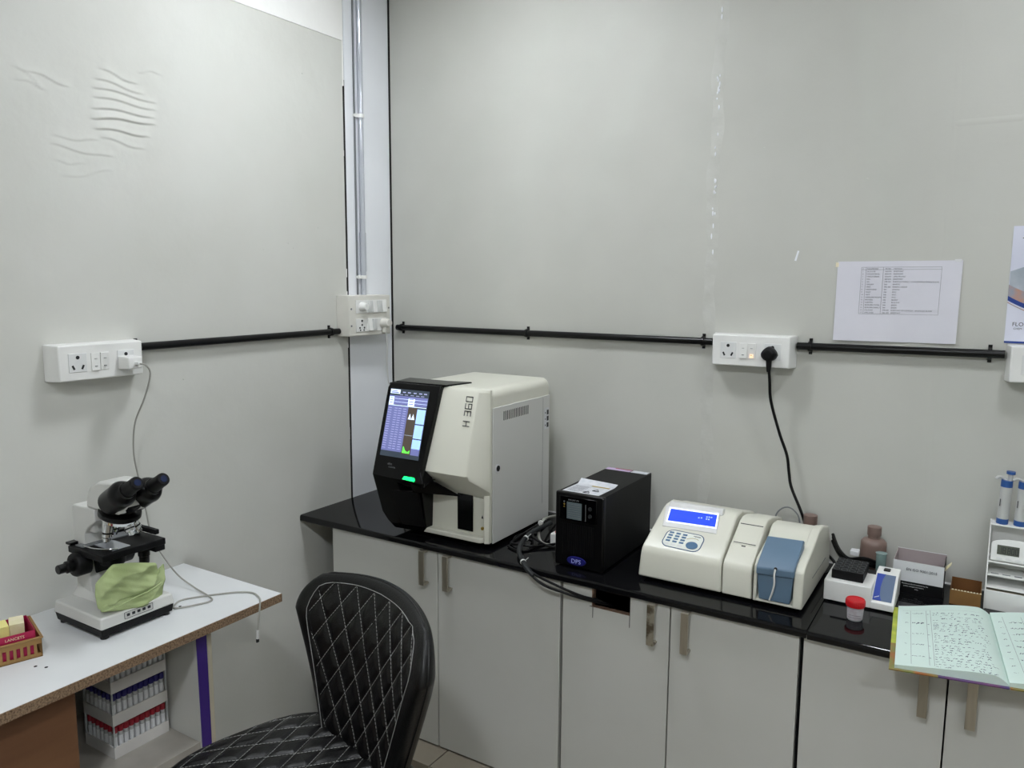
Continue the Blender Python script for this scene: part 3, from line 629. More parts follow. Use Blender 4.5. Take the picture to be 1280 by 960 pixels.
# ---- green cloth folded round the illuminator
t = thing('green_cloth', (.262, -1.25, .875), 'crumpled pale green cloth tucked under the microscope stage', 'cloth')
def fold(poly, x, th, seed, name, par, amp=.004, lean=0):
    random.seed(seed); n = 96; ph = [random.uniform(0, 6) for _ in range(6)]
    P = [Vector(p) for p in poly]; out = []
    per = [0]
    for i in range(len(P)): per.append(per[-1]+(P[(i+1) % len(P)]-P[i]).length)
    for k in range(n):
        s_ = per[-1]*k/n; i = max(j for j in range(len(P)) if per[j] <= s_+1e-9); tt_ = (s_-per[i])/(per[i+1]-per[i]); q = P[i].lerp(P[(i+1) % len(P)], tt_); out.append(q)
    out = [sum((out[(k+d) % n] for d in (-1, 0, 1)), Vector((0, 0)))/3 for k in range(n)]
    c = sum(out, Vector((0, 0)))/n; R = 22
    def surf(side):
        vs = []
        for r in range(R+1):
            f_ = r/R
            for k in range(n):
                q = c+(out[k]-c)*f_; e = (1-f_**5)**.5
                w_ = amp*(math.sin(q.x*38+q.y*95+ph[0])+.9*(1-2.2*abs(math.sin(q.y*62-q.x*26+ph[1]+.8*math.sin(q.x*40))))+.5*(1-2*abs(math.sin(q.x*55+ph[2]+q.y*48)))+.22*math.sin(q.y*360+q.x*150+ph[3]))
                h = (th*e+w_*(.25+.75*e))*side if side > 0 else -th*.5*e
                vs.append((x+h+lean*(q.y-c.y), q.x, q.y))
        return vs
    b = MB(); f = []
    for r in range(R):
        for k in range(n): f.append((r*n+k, r*n+(k+1) % n, (r+1)*n+(k+1) % n, (r+1)*n+k))
    b.add(surf(1), f); b.add(surf(-1), [q[::-1] for q in f])
    return b.build(name, 'green_cloth', par, smooth=80)
fold([(-1.293, .984), (-1.25, .975), (-1.186, .955), (-1.180, .918), (-1.196, .903), (-1.262, .895), (-1.333, .889), (-1.338, .925), (-1.336, .953), (-1.315, .968)], .266, .017, 2, 'upper_fold', t, .0042)
fold([(-1.330, .900), (-1.262, .905), (-1.20, .914), (-1.168, .950), (-1.166, .925), (-1.182, .842), (-1.192, .838), (-1.25, .862), (-1.33, .883)], .268, .010, 5, 'lower_fold', t, .0032)
MB().tube([(.287, -1.333, .892), (.290, -1.30, .8925), (.291, -1.262, .899), (.290, -1.22, .903), (.288, -1.19, .912)], .0016, n=6).build('hem', 'green_cloth', t)
# ================================================================ analyser
t = thing('blood_analyser', (.37, -.53, .85), 'large ivory blood analyser with black touchscreen front, marked H 360', 'analyser')
b = MB()
for x in (.45, .69):
    for y in (-.38, -.14): b.cyl((x, y, .8503), (x, y, .869), .016)
b.build('foot', 'rubber', t)
MB().box((.41, -.415, .862), (.724, -.092, .872)).build('underframe', 'blackm', t, smooth=0)
# rear shell with rounded top
def rrect(x0, x1, z0, z1, r, n=6):
    pts = [(x0, z0), (x1, z0)]
    pts += [(x1-r+r*math.cos(a), z1-r+r*math.sin(a)) for a in [math.pi/2*i/n for i in range(n+1)]]
    pts += [(x0+r+r*math.cos(a), z1-r+r*math.sin(a)) for a in [math.pi/2+math.pi/2*i/n for i in range(n+1)]]
    return pts
sh = MB().prism(rrect(.412, .7262, .869, 1.322, .026), 1, -.4225, -.088).build('shell', 'ivory', t, bev=.003, smooth=40)
MB().box((.405, -.410, .872), (.413, -.10, 1.29)).build('left_side_panel', 'ivory_grey', t, bev=.001)
sd = MB().box((.7262, -.4215, .866), (.7300, -.090, 1.268)).build('side_door', 'ivory_grey', t, bev=.0012)
b = MB()
for i in range(15): b.box((.7299, -.366+i*.0098, 1.225), (.7306, -.3625+i*.0098, 1.252))
b.build('vent_slots', 'greyd', sd)
MB().cyl((.7299, -.398, 1.088), (.7322, -.398, 1.088), .0125, n=28).build('lock_ring', 'whitecard', sd)
MB().cyl((.7322, -.398, 1.088), (.7336, -.398, 1.088), .0085, n=24).build('lock', 'black', sd)
MB().box((.7299, -.1335, .92), (.7303, -.1325, 1.262)).build('panel_seam', 'greyp', sd)
b = MB(); b.box((.7300, -.125, 1.16), (.7306, -.098, 1.228)).build('port_plate', 'whitecard', sd)
b = MB(); b.m(0)
for z in (1.206, 1.186, 1.165): b.box((.7305, -.109, z), (.7316, -.099, z+.015))
for z in (1.21, 1.19, 1.17): b.box((.7305, -.120, z), (.7308, -.116, z+.005))
b.build('ports', 'greyd', sd)
# upper front housing: leaning face with chamfered right edge and receding underside
lo = [(.545, -.430, 1.04), (.545, -.505, 1.078), (.690, -.500, 1.084), (.7255, -.430, 1.012)]
hz = MB()
A_ = [(.556, -.426, 1.320), (.556, -.446, 1.318), (.692, -.440, 1.316), (.7255, -.424, 1.312)]
def lay(z, f):     # outline of housing at height fraction f (0 top, 1 at nose)
    yf = -.444-.061*f
    return [(.520, -.4228, z), (.556-.022*f, yf+.004, z), (.560-.022*f, yf, z), (.684, yf+.001, z), (.694, yf+.006, z), (.7275, -.432, z), (.7275, -.4228, z)]
rows = [[(x, y+.010 if y < -.433 else y, 1.3215) for x, y, z in lay(1.3215, 0)], [(x, y+.003 if y < -.433 else y, 1.319) for x, y, z in lay(1.319, 0)], lay(1.312, .03), lay(1.078, 1.0)]
und = [(.520, -.4228, 1.04), (.534, -.488, 1.062), (.540, -.492, 1.060), (.680, -.491, 1.064), (.690, -.488, 1.064), (.7275, -.432, 1.022), (.7275, -.4228, 1.010)]
und2 = [(.520, -.4228, 1.00), (.545, -.425, 1.005), (.55, -.426, 1.005), (.68, -.424, 1.000), (.70, -.424, .998), (.7275, -.4265, 1.000), (.7275, -.4228, .998)]
rows += [und, und2]; n = 7; vs = [p for r_ in rows for p in r_]; fs_ = [tuple(range(n)), tuple(range((len(rows)-1)*n, len(rows)*n))]
for k in range(len(rows)-1):
    for i in range(n): fs_.append((k*n+i, k*n+(i+1) % n, (k+1)*n+(i+1) % n, (k+1)*n+i))
hz.add(vs, fs_); hz.build('front_housing', 'ivory', t, bev=.004, seg=3, smooth=40)
# lower front: recessed face, side post, rounded sill
MB().box((.47, -.424, .869), (.7262, -.40, 1.03)).build('recess_panel', 'ivory', t, bev=.001)
MB().prism([(.7085, -.400), (.7085, -.436), (.7130, -.443), (.7262, -.436), (.7262, -.400)], 2, .869, 1.012).build('side_post', 'ivory', t, bev=.0012)
si = [(.462, -.410), (.462, -.445), (.466, -.449)]+[(.690+.022*math.sin(a), -.427-.022*math.cos(a)) for a in [math.pi/2*i/6 for i in range(7)]]+[(.712, -.41)]
MB().prism(si, 2, .869, .884).build('sill', 'ivory', t, bev=.003)
MB().box((.607, -.4285, .892), (.663, -.4242, 1.003)).build('sample_door', 'blackg', t, bev=.003, seg=3)
b = MB(); b.add([(.6915, -.4245, .938), (.6985, -.4245, .938), (.695, -.4245, .948), (.6915, -.4252, .938), (.6985, -.4252, .938), (.695, -.4252, .948)], [(0,1,2),(3,5,4),(0,3,4,1),(1,4,5,2),(2,5,3,0)]); b.build('small_triangle', 'greyd', t)
MB().cyl((.696, -.424, .908), (.696, -.4275, .908), .005).build('small_button', 'brass', t)
# black front bezel
def yl(z):      # leaning plane
    return -.459-(1.32-z)*.288
pl_ = [(.383, 1.3235), (.3725, 1.308), (.3695, 1.07), (.3695, 1.05), (.565, 1.045), (.5475, 1.078), (.5715, 1.3235)]
b = MB(); b.loft([(x, yl(z), z) for x, z in pl_], [(x, yl(z)+.05, z+.002) for x, z in pl_])
bz = b.build('bezel', 'blackg', t, bev=.004, seg=3)
lowf = [(.3695, -.5385, 1.052), (.3695, -.492, .92), (.3765, -.458, .874), (.395, -.447, .862)]
b = MB()
L_ = [(.3695, -.5375, 1.055), (.3695, -.494, .925), (.374, -.472, .892), (.392, -.462, .868), (.495, -.450, .868), (.508, -.455, .885), (.512, -.478, 1.000), (.565, -.5325, 1.05)]
Lb = [(x+.004, -.405, z) for x, y, z in L_]
b.loft(L_, Lb); b.build('lower_bezel', 'blackg', t, bev=.004, seg=3)
MB().hexa([(.435, -.476, .89), (.4975, -.4565, .888), (.505, -.458, .89), (.505, -.44, .89)], [(.430, -.5205, 1.006), (.432, -.5225, 1.008), (.505, -.4905, 1.004), (.50, -.47, 1.004)]).build('hand_recess', 'blackm', t, bev=.001)
b = MB(); b.loft([(.535, -.517, 1.074), (.50, -.532, 1.060), (.50, -.505, 1.005)], [(.628, -.448, 1.005), (.620, -.452, 1.000), (.622, -.430, .994)]); b.build('underside_spike', 'blackg', t, bev=.003)
MB().prism([(.345+.05, -.50+.05), (.58, -.445), (.60, -.34), (.52, -.36), (.375, -.36)], 2, 1.3205, 1.3265).build('top_cap', 'blackg', t, bev=.002)
MB().box((.372, -.455, .88), (.414, -.36, 1.3208)).build('left_cheek', 'blackg', t, bev=.003)
TS = basis((.37, yl(1.32)-.0004, 1.32), (1, 0, 0), (0, .288, 1))
sc = MB(); sc.T = TS
def R_(b, x0, y0, x1, y1, z=.0003, dz=.0003): b.box((x0, y0, z), (x1, y1, z+dz)); return b
R_(sc, .0175, -.2195, .1645, -.0155, 0, .0005); scr = sc.build('touchscreen', 's_dark', t, smooth=0)
def SB(): b = MB(); b.T = TS; return b
R_(R_(SB(), .0185, -.203, .0965, -.067, .0006), .018, -.063, .163, -.036, .0006).build('list_area', 's_bg', scr, smooth=0)
b = SB()
for i in range(18): 
    y = -.074-i*.0071
    for x0, x1 in ((.021, .034), (.045, .056), (.060, .071), (.078, .090)): R_(b, x0, y-.0012, x1, y+.0006, .001)
b.build('list_text', 's_line', scr, smooth=0)
R_(SB(), .0965, -.208, .130, -.067, .0006).build('graph_area', 's_brown', scr, smooth=0)
b = SB(); R_(b, .1312, -.1142, .1625, -.071, .0009); R_(b, .1312, -.1575, .1625, -.1175, .0009); R_(b, .1312, -.188, .1625, -.1605, .0009); b.build('result_tiles', 's_blue', scr, smooth=0)
R_(SB(), .1312, -.207, .1625, -.188, .0009).build('result_tile', 's_bg', scr, smooth=0)
b = SB(); R_(b, .019, -.0305, .056, -.0175, .0009); R_(b, .019, -.064, .037, -.040, .0010); R_(b, .092, -.064, .116, -.042, .0010); R_(b, .019, -.0665, .163, -.0645, .0010); R_(b, .04, -.0455, .163, -.0445, .001); R_(b, .04, -.0555, .163, -.0545, .001)
b.build('tab_and_fields', 's_pale', scr, smooth=0)
b = SB(); R_(b, .024, -.0285, .051, -.0255, .0014); R_(b, .024, -.0235, .045, -.0215, .0014)
for y in (-.045, -.052, -.059): R_(b, .022, y, .034, y+.002, .0014); R_(b, .095, y, .112, y+.002, .0014)
b.build('field_text', 's_bg', scr, smooth=0)
b = SB()
for x in (.066, .085, .107, .128, .146): R_(b, x, -.026, x+.011, -.023, .0009); R_(b, x-.01, -.033, x+.002, -.0315, .0009)
b.build('menu_text', 's_line', scr, smooth=0)
b = SB()
for x in (.101, .1135):
    b.add([(x, -.1035, .001), (x+.012, -.1035, .001), (x+.0055, -.086, .001), (x, -.1035, .0014), (x+.012, -.1035, .0014), (x+.0055, -.086, .0014)], [(0,1,2),(3,4,5),(0,3,4,1),(1,4,5,2),(2,5,3,0)])
R_(b, .098, -.151, .129, -.1505, .001)
b.build('white_curve', 's_pale', scr, smooth=0)
b = SB(); pts = [(.100, -.2035), (.101, -.184), (.104, -.186), (.109, -.195), (.116, -.199), (.123, -.198), (.127, -.193), (.127, -.2035)]
b.prism(pts, 2, .001, .0014); b.build('green_curve', 's_green', scr, smooth=0)
b = MB(); b.T = TS; b.text('elite', .010, Matrix.Translation((.053, -.244, .0006))); b.text('COUNTER', .0055, Matrix.Translation((.058, -.2525, .0006))); b.build('bezel_lettering', 'greyp', bz, smooth=0)
b = MB(); b.T = TS; b.prism([(.118, -.2795), (.124, -.2700), (.160, -.2700), (.164, -.2760), (.162, -.2815)], 2, .0002, .0022); b.build('status_light', 'led', bz, smooth=0)
# H 360 in segmented letters, reading up the housing
TH = basis((.634, -.4448-.061*.5-.0175+.0115, 1.2055), (0, .24, .971), (-1, 0, 0))
TH = basis((.7070-.030, 0, 0), (0, 0, 0.0001) if 0 else (0, .242, .970), (-1, 0, 0))
fy = lambda z: -.4443-.061*(1.3145-z)/.2345
TH = basis((.680, fy(1.2165)-.0005, 1.2165), (0, .2519, .9677), (-1, 0, 0))
b = MB(); b.T = TH
def seg(b, x, y, w_, h, segs, th=.0022):
    S_ = {'t': (0,h-th,w_,h), 'm': (0,h/2-th/2,w_,h/2+th/2), 'b': (0,0,w_,th), 'tl': (0,h/2,th,h), 'bl': (0,0,th,h/2), 'tr': (w_-th,h/2,w_,h), 'br': (w_-th,0,w_,h/2)}
    for q in segs: a_ = S_[q]; b.box((x+a_[0], y+a_[1], 0), (x+a_[2], y+a_[3], .0006))
seg(b, .000, .0, .016, .024, ('tl', 'bl', 'tr', 'br', 'm')); seg(b, .030, .0, .015, .024, ('t', 'm', 'b', 'tr', 'br')); seg(b, .050, .0, .016, .024, ('t', 'm', 'b', 'tl', 'bl', 'br')); seg(b, .071, .0, .016, .024, ('t', 'b', 'tl', 'bl', 'tr', 'br'))
b.build('model_marking', 'line', t, smooth=0)
# ================================================================ UPS
ux0, ux1, uy0, uy1 = .942, 1.086, -.432, -.095
t = thing('power_unit', (ux0, uy0, .85), 'black upright power backup unit with grille front and paper stickers on top', 'power unit')
b = MB()
for x in (ux0+.02, ux1-.02):
    for y in (uy0+.03, uy1-.03): b.cyl((x, y, .8503), (x, y, .856), .01)
b.build('foot', 'rubber', t)
MB().box((ux0+.003, uy0+.012, .856), (ux1, uy1, 1.060)).build('steel_case', 'blackm', t, bev=.0015)
MB().box((ux0, uy0, .854), (ux1+.001, uy0+.016, 1.061)).build('front_bezel', 'black', t, bev=.004, seg=3)
b = MB()
for i in range(15): b.box((ux0+.022+i*.0066, uy0-.0015, .890), (ux0+.0250+i*.0066, uy0+.001, .975))
b.build('grille_ribs', 'blackm', t)
pn = MB().box((ux0+.014, uy0-.003, .985), (ux1-.018, uy0+.001, 1.052)).build('control_panel', 'blackg', t, bev=.002)
MB().box((ux0+.037, uy0-.0038, .990), (ux0+.082, uy0-.003, 1.037)).build('lcd_screen', 'ups_lcd', pn)
b = MB()
for i in range(7): b.box((ux0+.041, uy0-.0042, .995+i*.006), (ux0+.078, uy0-.0037, .9957+i*.006))
b.build('lcd_lines', 'greyp', pn)
b = MB().box((ux0+.0935, uy0-.0042, .990), (ux0+.0945, uy0-.0030, 1.036)).build('panel_line', 'greyp', pn)
for z in (1.026, 1.006): MB().cyl((ux0+.107, uy0-.003, z), (ux0+.107, uy0-.0055, z), .0055, n=18).build('button', 'greyd', pn)
for z, c in ((1.036, 'greyp'), (1.029, 'brass'), (1.022, 'brass')): MB().cyl((ux0+.029, uy0-.003, z), (ux0+.029, uy0-.0040, z), .0021, n=10).build('indicator', c, pn)
MB().text('ON-LINE UPS', .0055, basis((ux0+.041, uy0-.0038, 1.041), (1,0,0), (0,0,1))).build('lettering', 'greyp', pn, smooth=0)
b = MB(); b.T = basis((ux0+.068, uy0-.0015, .874), (1,0,0), (0,0,1)); b.loft([(.029*math.cos(a), .0125*math.sin(a), 0) for a in [2*math.pi*i/32 for i in range(32)]], [(.028*math.cos(a), .0115*math.sin(a), .003) for a in [2*math.pi*i/32 for i in range(32)]])
bd = b.build('oval_badge', 'dps', t)
b = MB(); b.text('DPS', .0175, basis((ux0+.068, uy0-.0047, .8677), (1,0,0), (0,0,1)), align='CENTER', depth=.0003); b.build('badge_letters', 'dpstext', bd, smooth=0)
# stickers on top
zt = 1.0601
sk = MB(); sk.grid(14, 12, lambda u, v: (ux0+.012+.110*u+.004*v, uy0+.016+.107*v+.01*u*v, zt+.0006+(.012*max(0, (v-.80)/.2)**1.4*(1-.6*u)))).grid(14, 12, lambda u, v: (ux0+.012+.110*u+.004*v, uy0+.016+.107*v+.01*u*v, zt+.0002+(.012*max(0, (v-.80)/.2)**1.4*(1-.6*u))))
sk = sk.build('top_sticker', 'sticker', t, smooth=60)
b = MB()
for (x, y) in ((.080, .030), (.096, .056)):
    c_ = (ux0+x, uy0+y); 
    for k in range(3):
        a0 = math.pi/2+k*2.0944; a1 = a0+2.0944; p0 = Vector((c_[0]+.011*math.cos(a0), c_[1]+.011*math.sin(a0), zt+.0014)); p1 = Vector((c_[0]+.011*math.cos(a1), c_[1]+.011*math.sin(a1), zt+.0014)); b.tube([p0, p1], .0009, n=4, smooth=0)
b.build('warning_triangles', 'line', sk)
b = MB()
for i in range(9): b.box((ux0+.020, uy0+.026+i*.007, zt+.0008), (ux0+.058+((i*7) % 5)*.003, uy0+.0275+i*.007, zt+.0010))
b.build('sticker_text', 'line_soft', sk)
MB().box((ux0+.064, uy0+.093, zt+.0010), (ux0+.118, uy0+.099, zt+.0016)).build('sticker_band', 'stickyel', sk)
b = MB(); b.box((ux0+.004, uy1-.030, zt), (ux0+.085, uy1-.004, zt+.0004)); rl = b.build('rear_sticker', 'lilac', t)
MB().box((ux0+.088, uy1-.030, zt), (ux1-.004, uy1-.004, zt+.0004)).build('rear_sticker', 'sticker', t)
MB().box((ux0+.03, uy1-.010, zt+.0004), (ux0+.085, uy1-.004, zt+.0007)).build('sticker_band', 'stickred', rl)
# ================================================================ semi-auto analyser (spectrophotometer)
t = thing('chemistry_analyser', (1.18, -.41, .85), 'low ivory bench analyser with blue display, keypad and slate blue lid', 'analyser')
b = MB()
for x in (1.21, 1.56):
    for y in (-.37, -.11): b.cyl((x, y, .8503), (x, y, .862), .012)
b.build('foot', 'rubber', t)
MB().hexa([(1.19,-.395,.858),(1.58,-.395,.858),(1.58,-.085,.858),(1.19,-.085,.858)], [(1.188,-.400,.868),(1.582,-.400,.868),(1.582,-.08,.868),(1.188,-.08,.868)]).build('underframe', 'blackm', t)
def module(x0b, x0t, x1b, x1t, prof, name, m_='ivory', bev=.005):
    """profile of (y, z); bottom row slightly wider than the ridge"""
    zmin = prof[0][1]; zmax = max(p[1] for p in prof)
    fx = lambda a, c, z: a+(c-a)*(z-zmin)/(zmax-zmin)
    return MB().loft([(fx(x0b, x0t, z), y, z) for y, z in prof], [(fx(x1b, x1t, z), y, z) for y, z in prof]).build(name, m_, t, bev=bev, seg=3, smooth=40)
P1 = [(-.410, .862), (-.4075, .925), (-.4035, .9385), (-.396, .9465), (-.268, 1.0165), (-.250, 1.0215), (-.205, 1.0215), (-.190, 1.014), (-.090, .99), (-.082, .98), (-.078, .862)]
module(1.1795, 1.193, 1.4015, 1.3925, P1, 'display_module')
P2 = [(-.409, .862), (-.4065, .925), (-.4025, .938), (-.395, .9455), (-.262, 1.012), (-.240, 1.0165), (-.200, 1.013), (-.088, .985), (-.078, .862)]
module(1.4025, 1.4005, 1.4765, 1.4685, P2, 'printer_module', bev=.003)
P3 = [(-.408, .862), (-.405, .868), (-.33, .90), (-.30, .965), (-.247, 1.003), (-.230, 1.007), (-.185, 1.004), (-.085, .975), (-.078, .862)]
module(1.4775, 1.4765, 1.592, 1.590, P3, 'sample_module', bev=.003)
# right cheek, a curved fin from the front corner to the back
P4 = [(-.411, .862), (-.4095, .92), (-.404, .950), (-.385, .963), (-.30, .985), (-.235, 1.008), (-.19, 1.008), (-.10, .985), (-.072, .93), (-.064, .862)]
MB().loft([(1.572, y, z) for y, z in P4], [(1.5945, y, z) for y, z in P4]).build('right_cheek', 'ivory', t, bev=.004, seg=3)
MB().loft([(1.4785, y, z) for y, z in P4[:5]+[(-.30, .90), (-.33, .862)]], [(1.4870, y, z) for y, z in P4[:5]+[(-.30, .90), (-.33, .862)]]).build('left_cheek', 'ivory', t, bev=.003, seg=3)
MB().box((1.4785, -.4095, .862), (1.59, -.38, .868)).build('lower_lip', 'ivory', t, bev=.002)
b = MB(); b.box((1.5946, -.30, .905), (1.5952, -.13, .9065)); b.T = None; b.build('side_line', 'greyp', t)
# slate blue lid and well
w_ = MB(); w_.hexa([(1.4935,-.4105,.869),(1.566,-.4105,.869),(1.571,-.33,.885),(1.488,-.33,.885)], [(1.4875,-.4105,.929),(1.571,-.4105,.936),(1.571,-.33,.955),(1.4875,-.33,.955)]); w_.build('sample_well', 'steelblue', t, bev=.0025)
ld = MB(); ld.loft([(1.4855, y, z) for y, z in ((-.4145, .931), (-.4145, .948), (-.408, .955), (-.318, .9995), (-.310, .996), (-.31, .95))], [(1.574, y, z+.003) for y, z in ((-.4145, .933), (-.4145, .951), (-.408, .958), (-.318, .9995), (-.310, .996), (-.31, .95))])
ld = ld.build('lid', 'steelblue', t, bev=.003, seg=3)
MB().sphere((1.531, -.4155, .953), .0042, 12).build('tube_port', 'black', ld)
MB().tube([(1.531, -.418, .953), (1.5305, -.423, .940), (1.532, -.425, .92), (1.5275, -.422, .895), (1.521, -.4185, .874)], .0023, n=8).build('aspiration_tube', 'cable_white', t)
# sloping front plane: local x right, y up the slope
TP = basis((1.18, -.402+.0012, .9425), (1, 0, 0), (0, .128, .070))
def PB(): b = MB(); b.T = TP; return b
h0 = .0014
fr = PB(); fr.hexa([(.034,.078,-.004),(.180,.083,-.004),(.167,.158,-.006),(.0195,.152,-.006)], [(.0345,.0785,h0+.0015),(.1795,.0835,h0+.0015),(.1665,.157,h0+.007),(.020,.151,h0+.007)])
fr = fr.build('display_frame', 'lcdframe', t, bev=.001)
# flap standing behind the frame
MB().hexa([(1.206,-.272,1.016),(1.356,-.270,1.016),(1.356,-.247,1.018),(1.206,-.249,1.018)], [(1.2085,-.262,1.0315),(1.3535,-.260,1.0315),(1.355,-.244,1.030),(1.2075,-.246,1.030)]).build('display_hood', 'lcdframe', t, bev=.001)
tilt = math.atan2(.0055, .074)
TF = TP @ Matrix.Translation((.034, .0785, h0+.0018)) @ Matrix(((1,.0,0,0),(0,1,0,0),(0,0,1,0),(0,0,0,1))) @ Matrix.Rotation(tilt, 4, 'X')
def Q4(T_, pts, z0, z1):
    b = MB(); b.T = T_; b.hexa([(x, y, z0) for x, y in pts], [(x, y, z1) for x, y in pts]); return b
Q4(TF, [(.0055,.0155),(.1415,.0205),(.134,.071),(.000,.0665)], 0, .0006).build('backlight', 'lcdback', fr, smooth=0)
Q4(TF, [(.0085,.0195),(.137,.0245),(.131,.066),(.0045,.0620)], .0007, .0011).build('blue_display', 'lcdblue', fr, smooth=0)
b = MB(); b.T = TF
for x, y in ((.085, .044), (.092, .045), (.105, .051), (.111, .052), (.117, .052), (.106, .044), (.112, .044)): b.box((x, y, .0012), (x+.004, y+.004, .0013))
b.build('display_text', 'lcdtext', fr, smooth=0)
def rr(x0, y0, x1, y1, r, n=6):
    pts = []
    for cx, cy, a0 in ((x1-r, y0+r, -90), (x1-r, y1-r, 0), (x0+r, y1-r, 90), (x0+r, y0+r, 180)):
        pts += [(cx+r*math.cos(math.radians(a0+90*i/n)), cy+r*math.sin(math.radians(a0+90*i/n))) for i in range(n+1)]
    return pts
def skew(p): return (p[0]+.002*(p[1]-.04)/.04, p[1]-(p[0]-.055)*.035)
kp = PB(); kp.prism([skew(p) for p in rr(.052, .011, .156, .073, .019)], 2, .0004, .0018); kp = kp.build('keypad', 'navyline', t)
b = PB(); b.prism([skew(p) for p in rr(.0545, .0135, .1535, .0705, .0165)], 2, .0018, .0021); b.build('keypad_face', mat('keypad_pale', 'dfe2da', .45), kp)
for r_ in range(4):
    for c_ in range(3):
        x, y = skew((.0605+c_*.0182, .0585-r_*.0098)); b = PB(); b.box((x, y, .0019), (x+.0120, y+.0062, .0028)); b.build('key', 'keyblue', kp, bev=.0004, seg=1)
for c_ in range(3):
    x, y = skew((.0605+c_*.0182, .0185)); b = PB(); b.box((x, y, .0020), (x+.012, y+.006, .0026)); b.build('key', 'lcdframe', kp, bev=.0004, seg=1)
b = PB(); cx, cy = skew((.1320, .0305)); b.prism([(cx+.0155*math.cos(a), cy+.0125*math.sin(a)) for a in [2*math.pi*i/28 for i in range(28)]], 2, .002, .0036); b.build('round_key', 'keyblue', kp)
b = PB(); b.box((.126, .0610, .0022), (.145, .0622, .0024)); b.box((.130, .0588, .0022), (.147, .0596, .0024)); b.build('keypad_lettering', 'line', kp, smooth=0)
b = PB(); b.tube([(.112, .047, .0024), (.122, .052, .0024), (.135, .053, .0024), (.143, .050, .0024)], .0006, n=4); b.build('keypad_swoosh', 'brass', kp)
# printer door
TQ = basis((1.18, -.401+.0012, .9415), (1, 0, 0), (0, .133, .0665))
Q4(TQ, [(.2265,.066),(.2840,.066),(.2860,.142),(.2245,.142)], .0006, .0026).build('printer_door', 'ivory', t, bev=.0008)
b = MB(); b.T = TQ; b.box((.2265, .1395, .0022), (.2845, .142, .0032)).box((.2275, .0695, .0024), (.283, .0715, .0032)); b.build('paper_slot', 'greyd', t)
b = MB(); b.T = TQ; b.box((.249, .0600, .0005), (.260, .0640, .0016)); b.build('finger_notch', 'dark', t, bev=.001)
# seam grooves on the front
b = MB(); b.box((1.4778, -.4098, .865), (1.4784, -.405, .935)); b.build('module_seam', 'greyd', t)
# ================================================================ dry bath
t = thing('dry_bath', (1.70, -.23, .8508), 'small white heating block with black tube holes and blue sloping panel', 'lab device')
b = MB()
for x in (1.635, 1.765):
    for y in (-.275, -.18): b.cyl((x, y, .8512), (x, y, .857), .006, n=12)
b.build('foot', 'rubber', t)
zb = .856
b = MB(); b.box((1.621, -.292, zb), (1.7275, -.16, .906)); b.build('white_case', 'white', t, bev=.0015)
b = MB(); b.prism([(-.292, zb), (-.292, .872), (-.205, .921), (-.16, .921), (-.16, zb)], 0, 1.7275, 1.778); cs = b.build('white_case', 'white', t, bev=.0015)
TD = basis((1.7275, -.292, .872), (1, 0, 0), (0, .087, .049)); 
b = MB(); b.T = TD; b.box((.003, .008, .0003), (.0445, .093, .0012)); pa = b.build('control_panel', 'dbgrey', t)
b = MB(); b.T = TD; b.prism([(.003, .008), (.022, .008), (.017, .025), (.0155, .05), (.0175, .075), (.022, .093), (.003, .093)], 2, .0012, .0015); b.build('blue_band', 'dbblue', pa)
b = MB(); b.T = TD; b.prism([(.006, .014), (.016, .020), (.016, .0225), (.006, .0165)], 2, .0015, .0018); b.build('white_swoosh', 'whitecard', pa)
RIM = mat('rim_grey', '45484a', .5)
bl = MB(); bl.box((1.634, -.272, .9065), (1.706, -.172, .9285)); bl = bl.build('heating_block', 'blackm', t, bev=.001)
for i in range(4):
    for j in range(5):
        x = 1.6435+i*.0180; y = -.262+j*.0195
        MB().turn([(.0078, 0), (.0078, .0012), (.0066, .0012), (.0064, .0002)], (x, y, .9284), n=18).build('hole_rim', RIM, bl)
        MB().cyl((x, y, .9285), (x, y, .92885), .0062, n=18).build('tube_hole', 'dark', bl)
MB().box((1.706, -.19, .9062), (1.725, -.165, .9075)).build('vent', 'greyd', t)
MB().box((1.742, -.197, .9212), (1.757, -.178, .924)).build('rocker_switch', 'black', t, bev=.001)
# ================================================================ red-capped cup
t = thing('sample_cup', (1.704, -.366, .8508), 'frosted sample cup with red screw cap and paper label on the black counter', 'cup')
MB().turn([(.0155, 0), (.0165, .002), (.0185, .034), (.0185, .036)], (1.704, -.366, .8511), n=32).build('cup_body', 'cup', t)
b = MB(); n = 20
b.grid(n, 2, lambda u, v: (1.704+(.0172+.0016*v)*math.cos(-2.6+u*2.8), -.366+(.0172+.0016*v)*math.sin(-2.6+u*2.8), .8545+v*.026)); b.build('paper_label', 'cuplabel', t)
b = MB()
for z in (.860, .8655): b.tube([(1.704+.0183*math.cos(a), -.366+.0183*math.sin(a), z) for a in [-2.3+.2*k for k in range(9)]], .0004, n=4, smooth=0)
b.build('label_lines', 'line_soft', t)
b = MB(); n = 36; 
b.turn([(.0205, .033), (.0212, .035), (.0212, .047), (.0198, .0495), (.0185, .0495), (.0180, .0480), (.001, .0480)], (1.704, -.366, .8508), n=n); cp = b.build('screw_cap', 'red', t)
b = MB()
for k in range(30): a = 2*math.pi*k/30; b.box((1.704+.0211*math.cos(a)-.0006, -.366+.0211*math.sin(a)-.0006, .8865), (1.704+.0211*math.cos(a)+.0006, -.366+.0211*math.sin(a)+.0006, .897))
b.build('cap_ribs', 'red', cp)
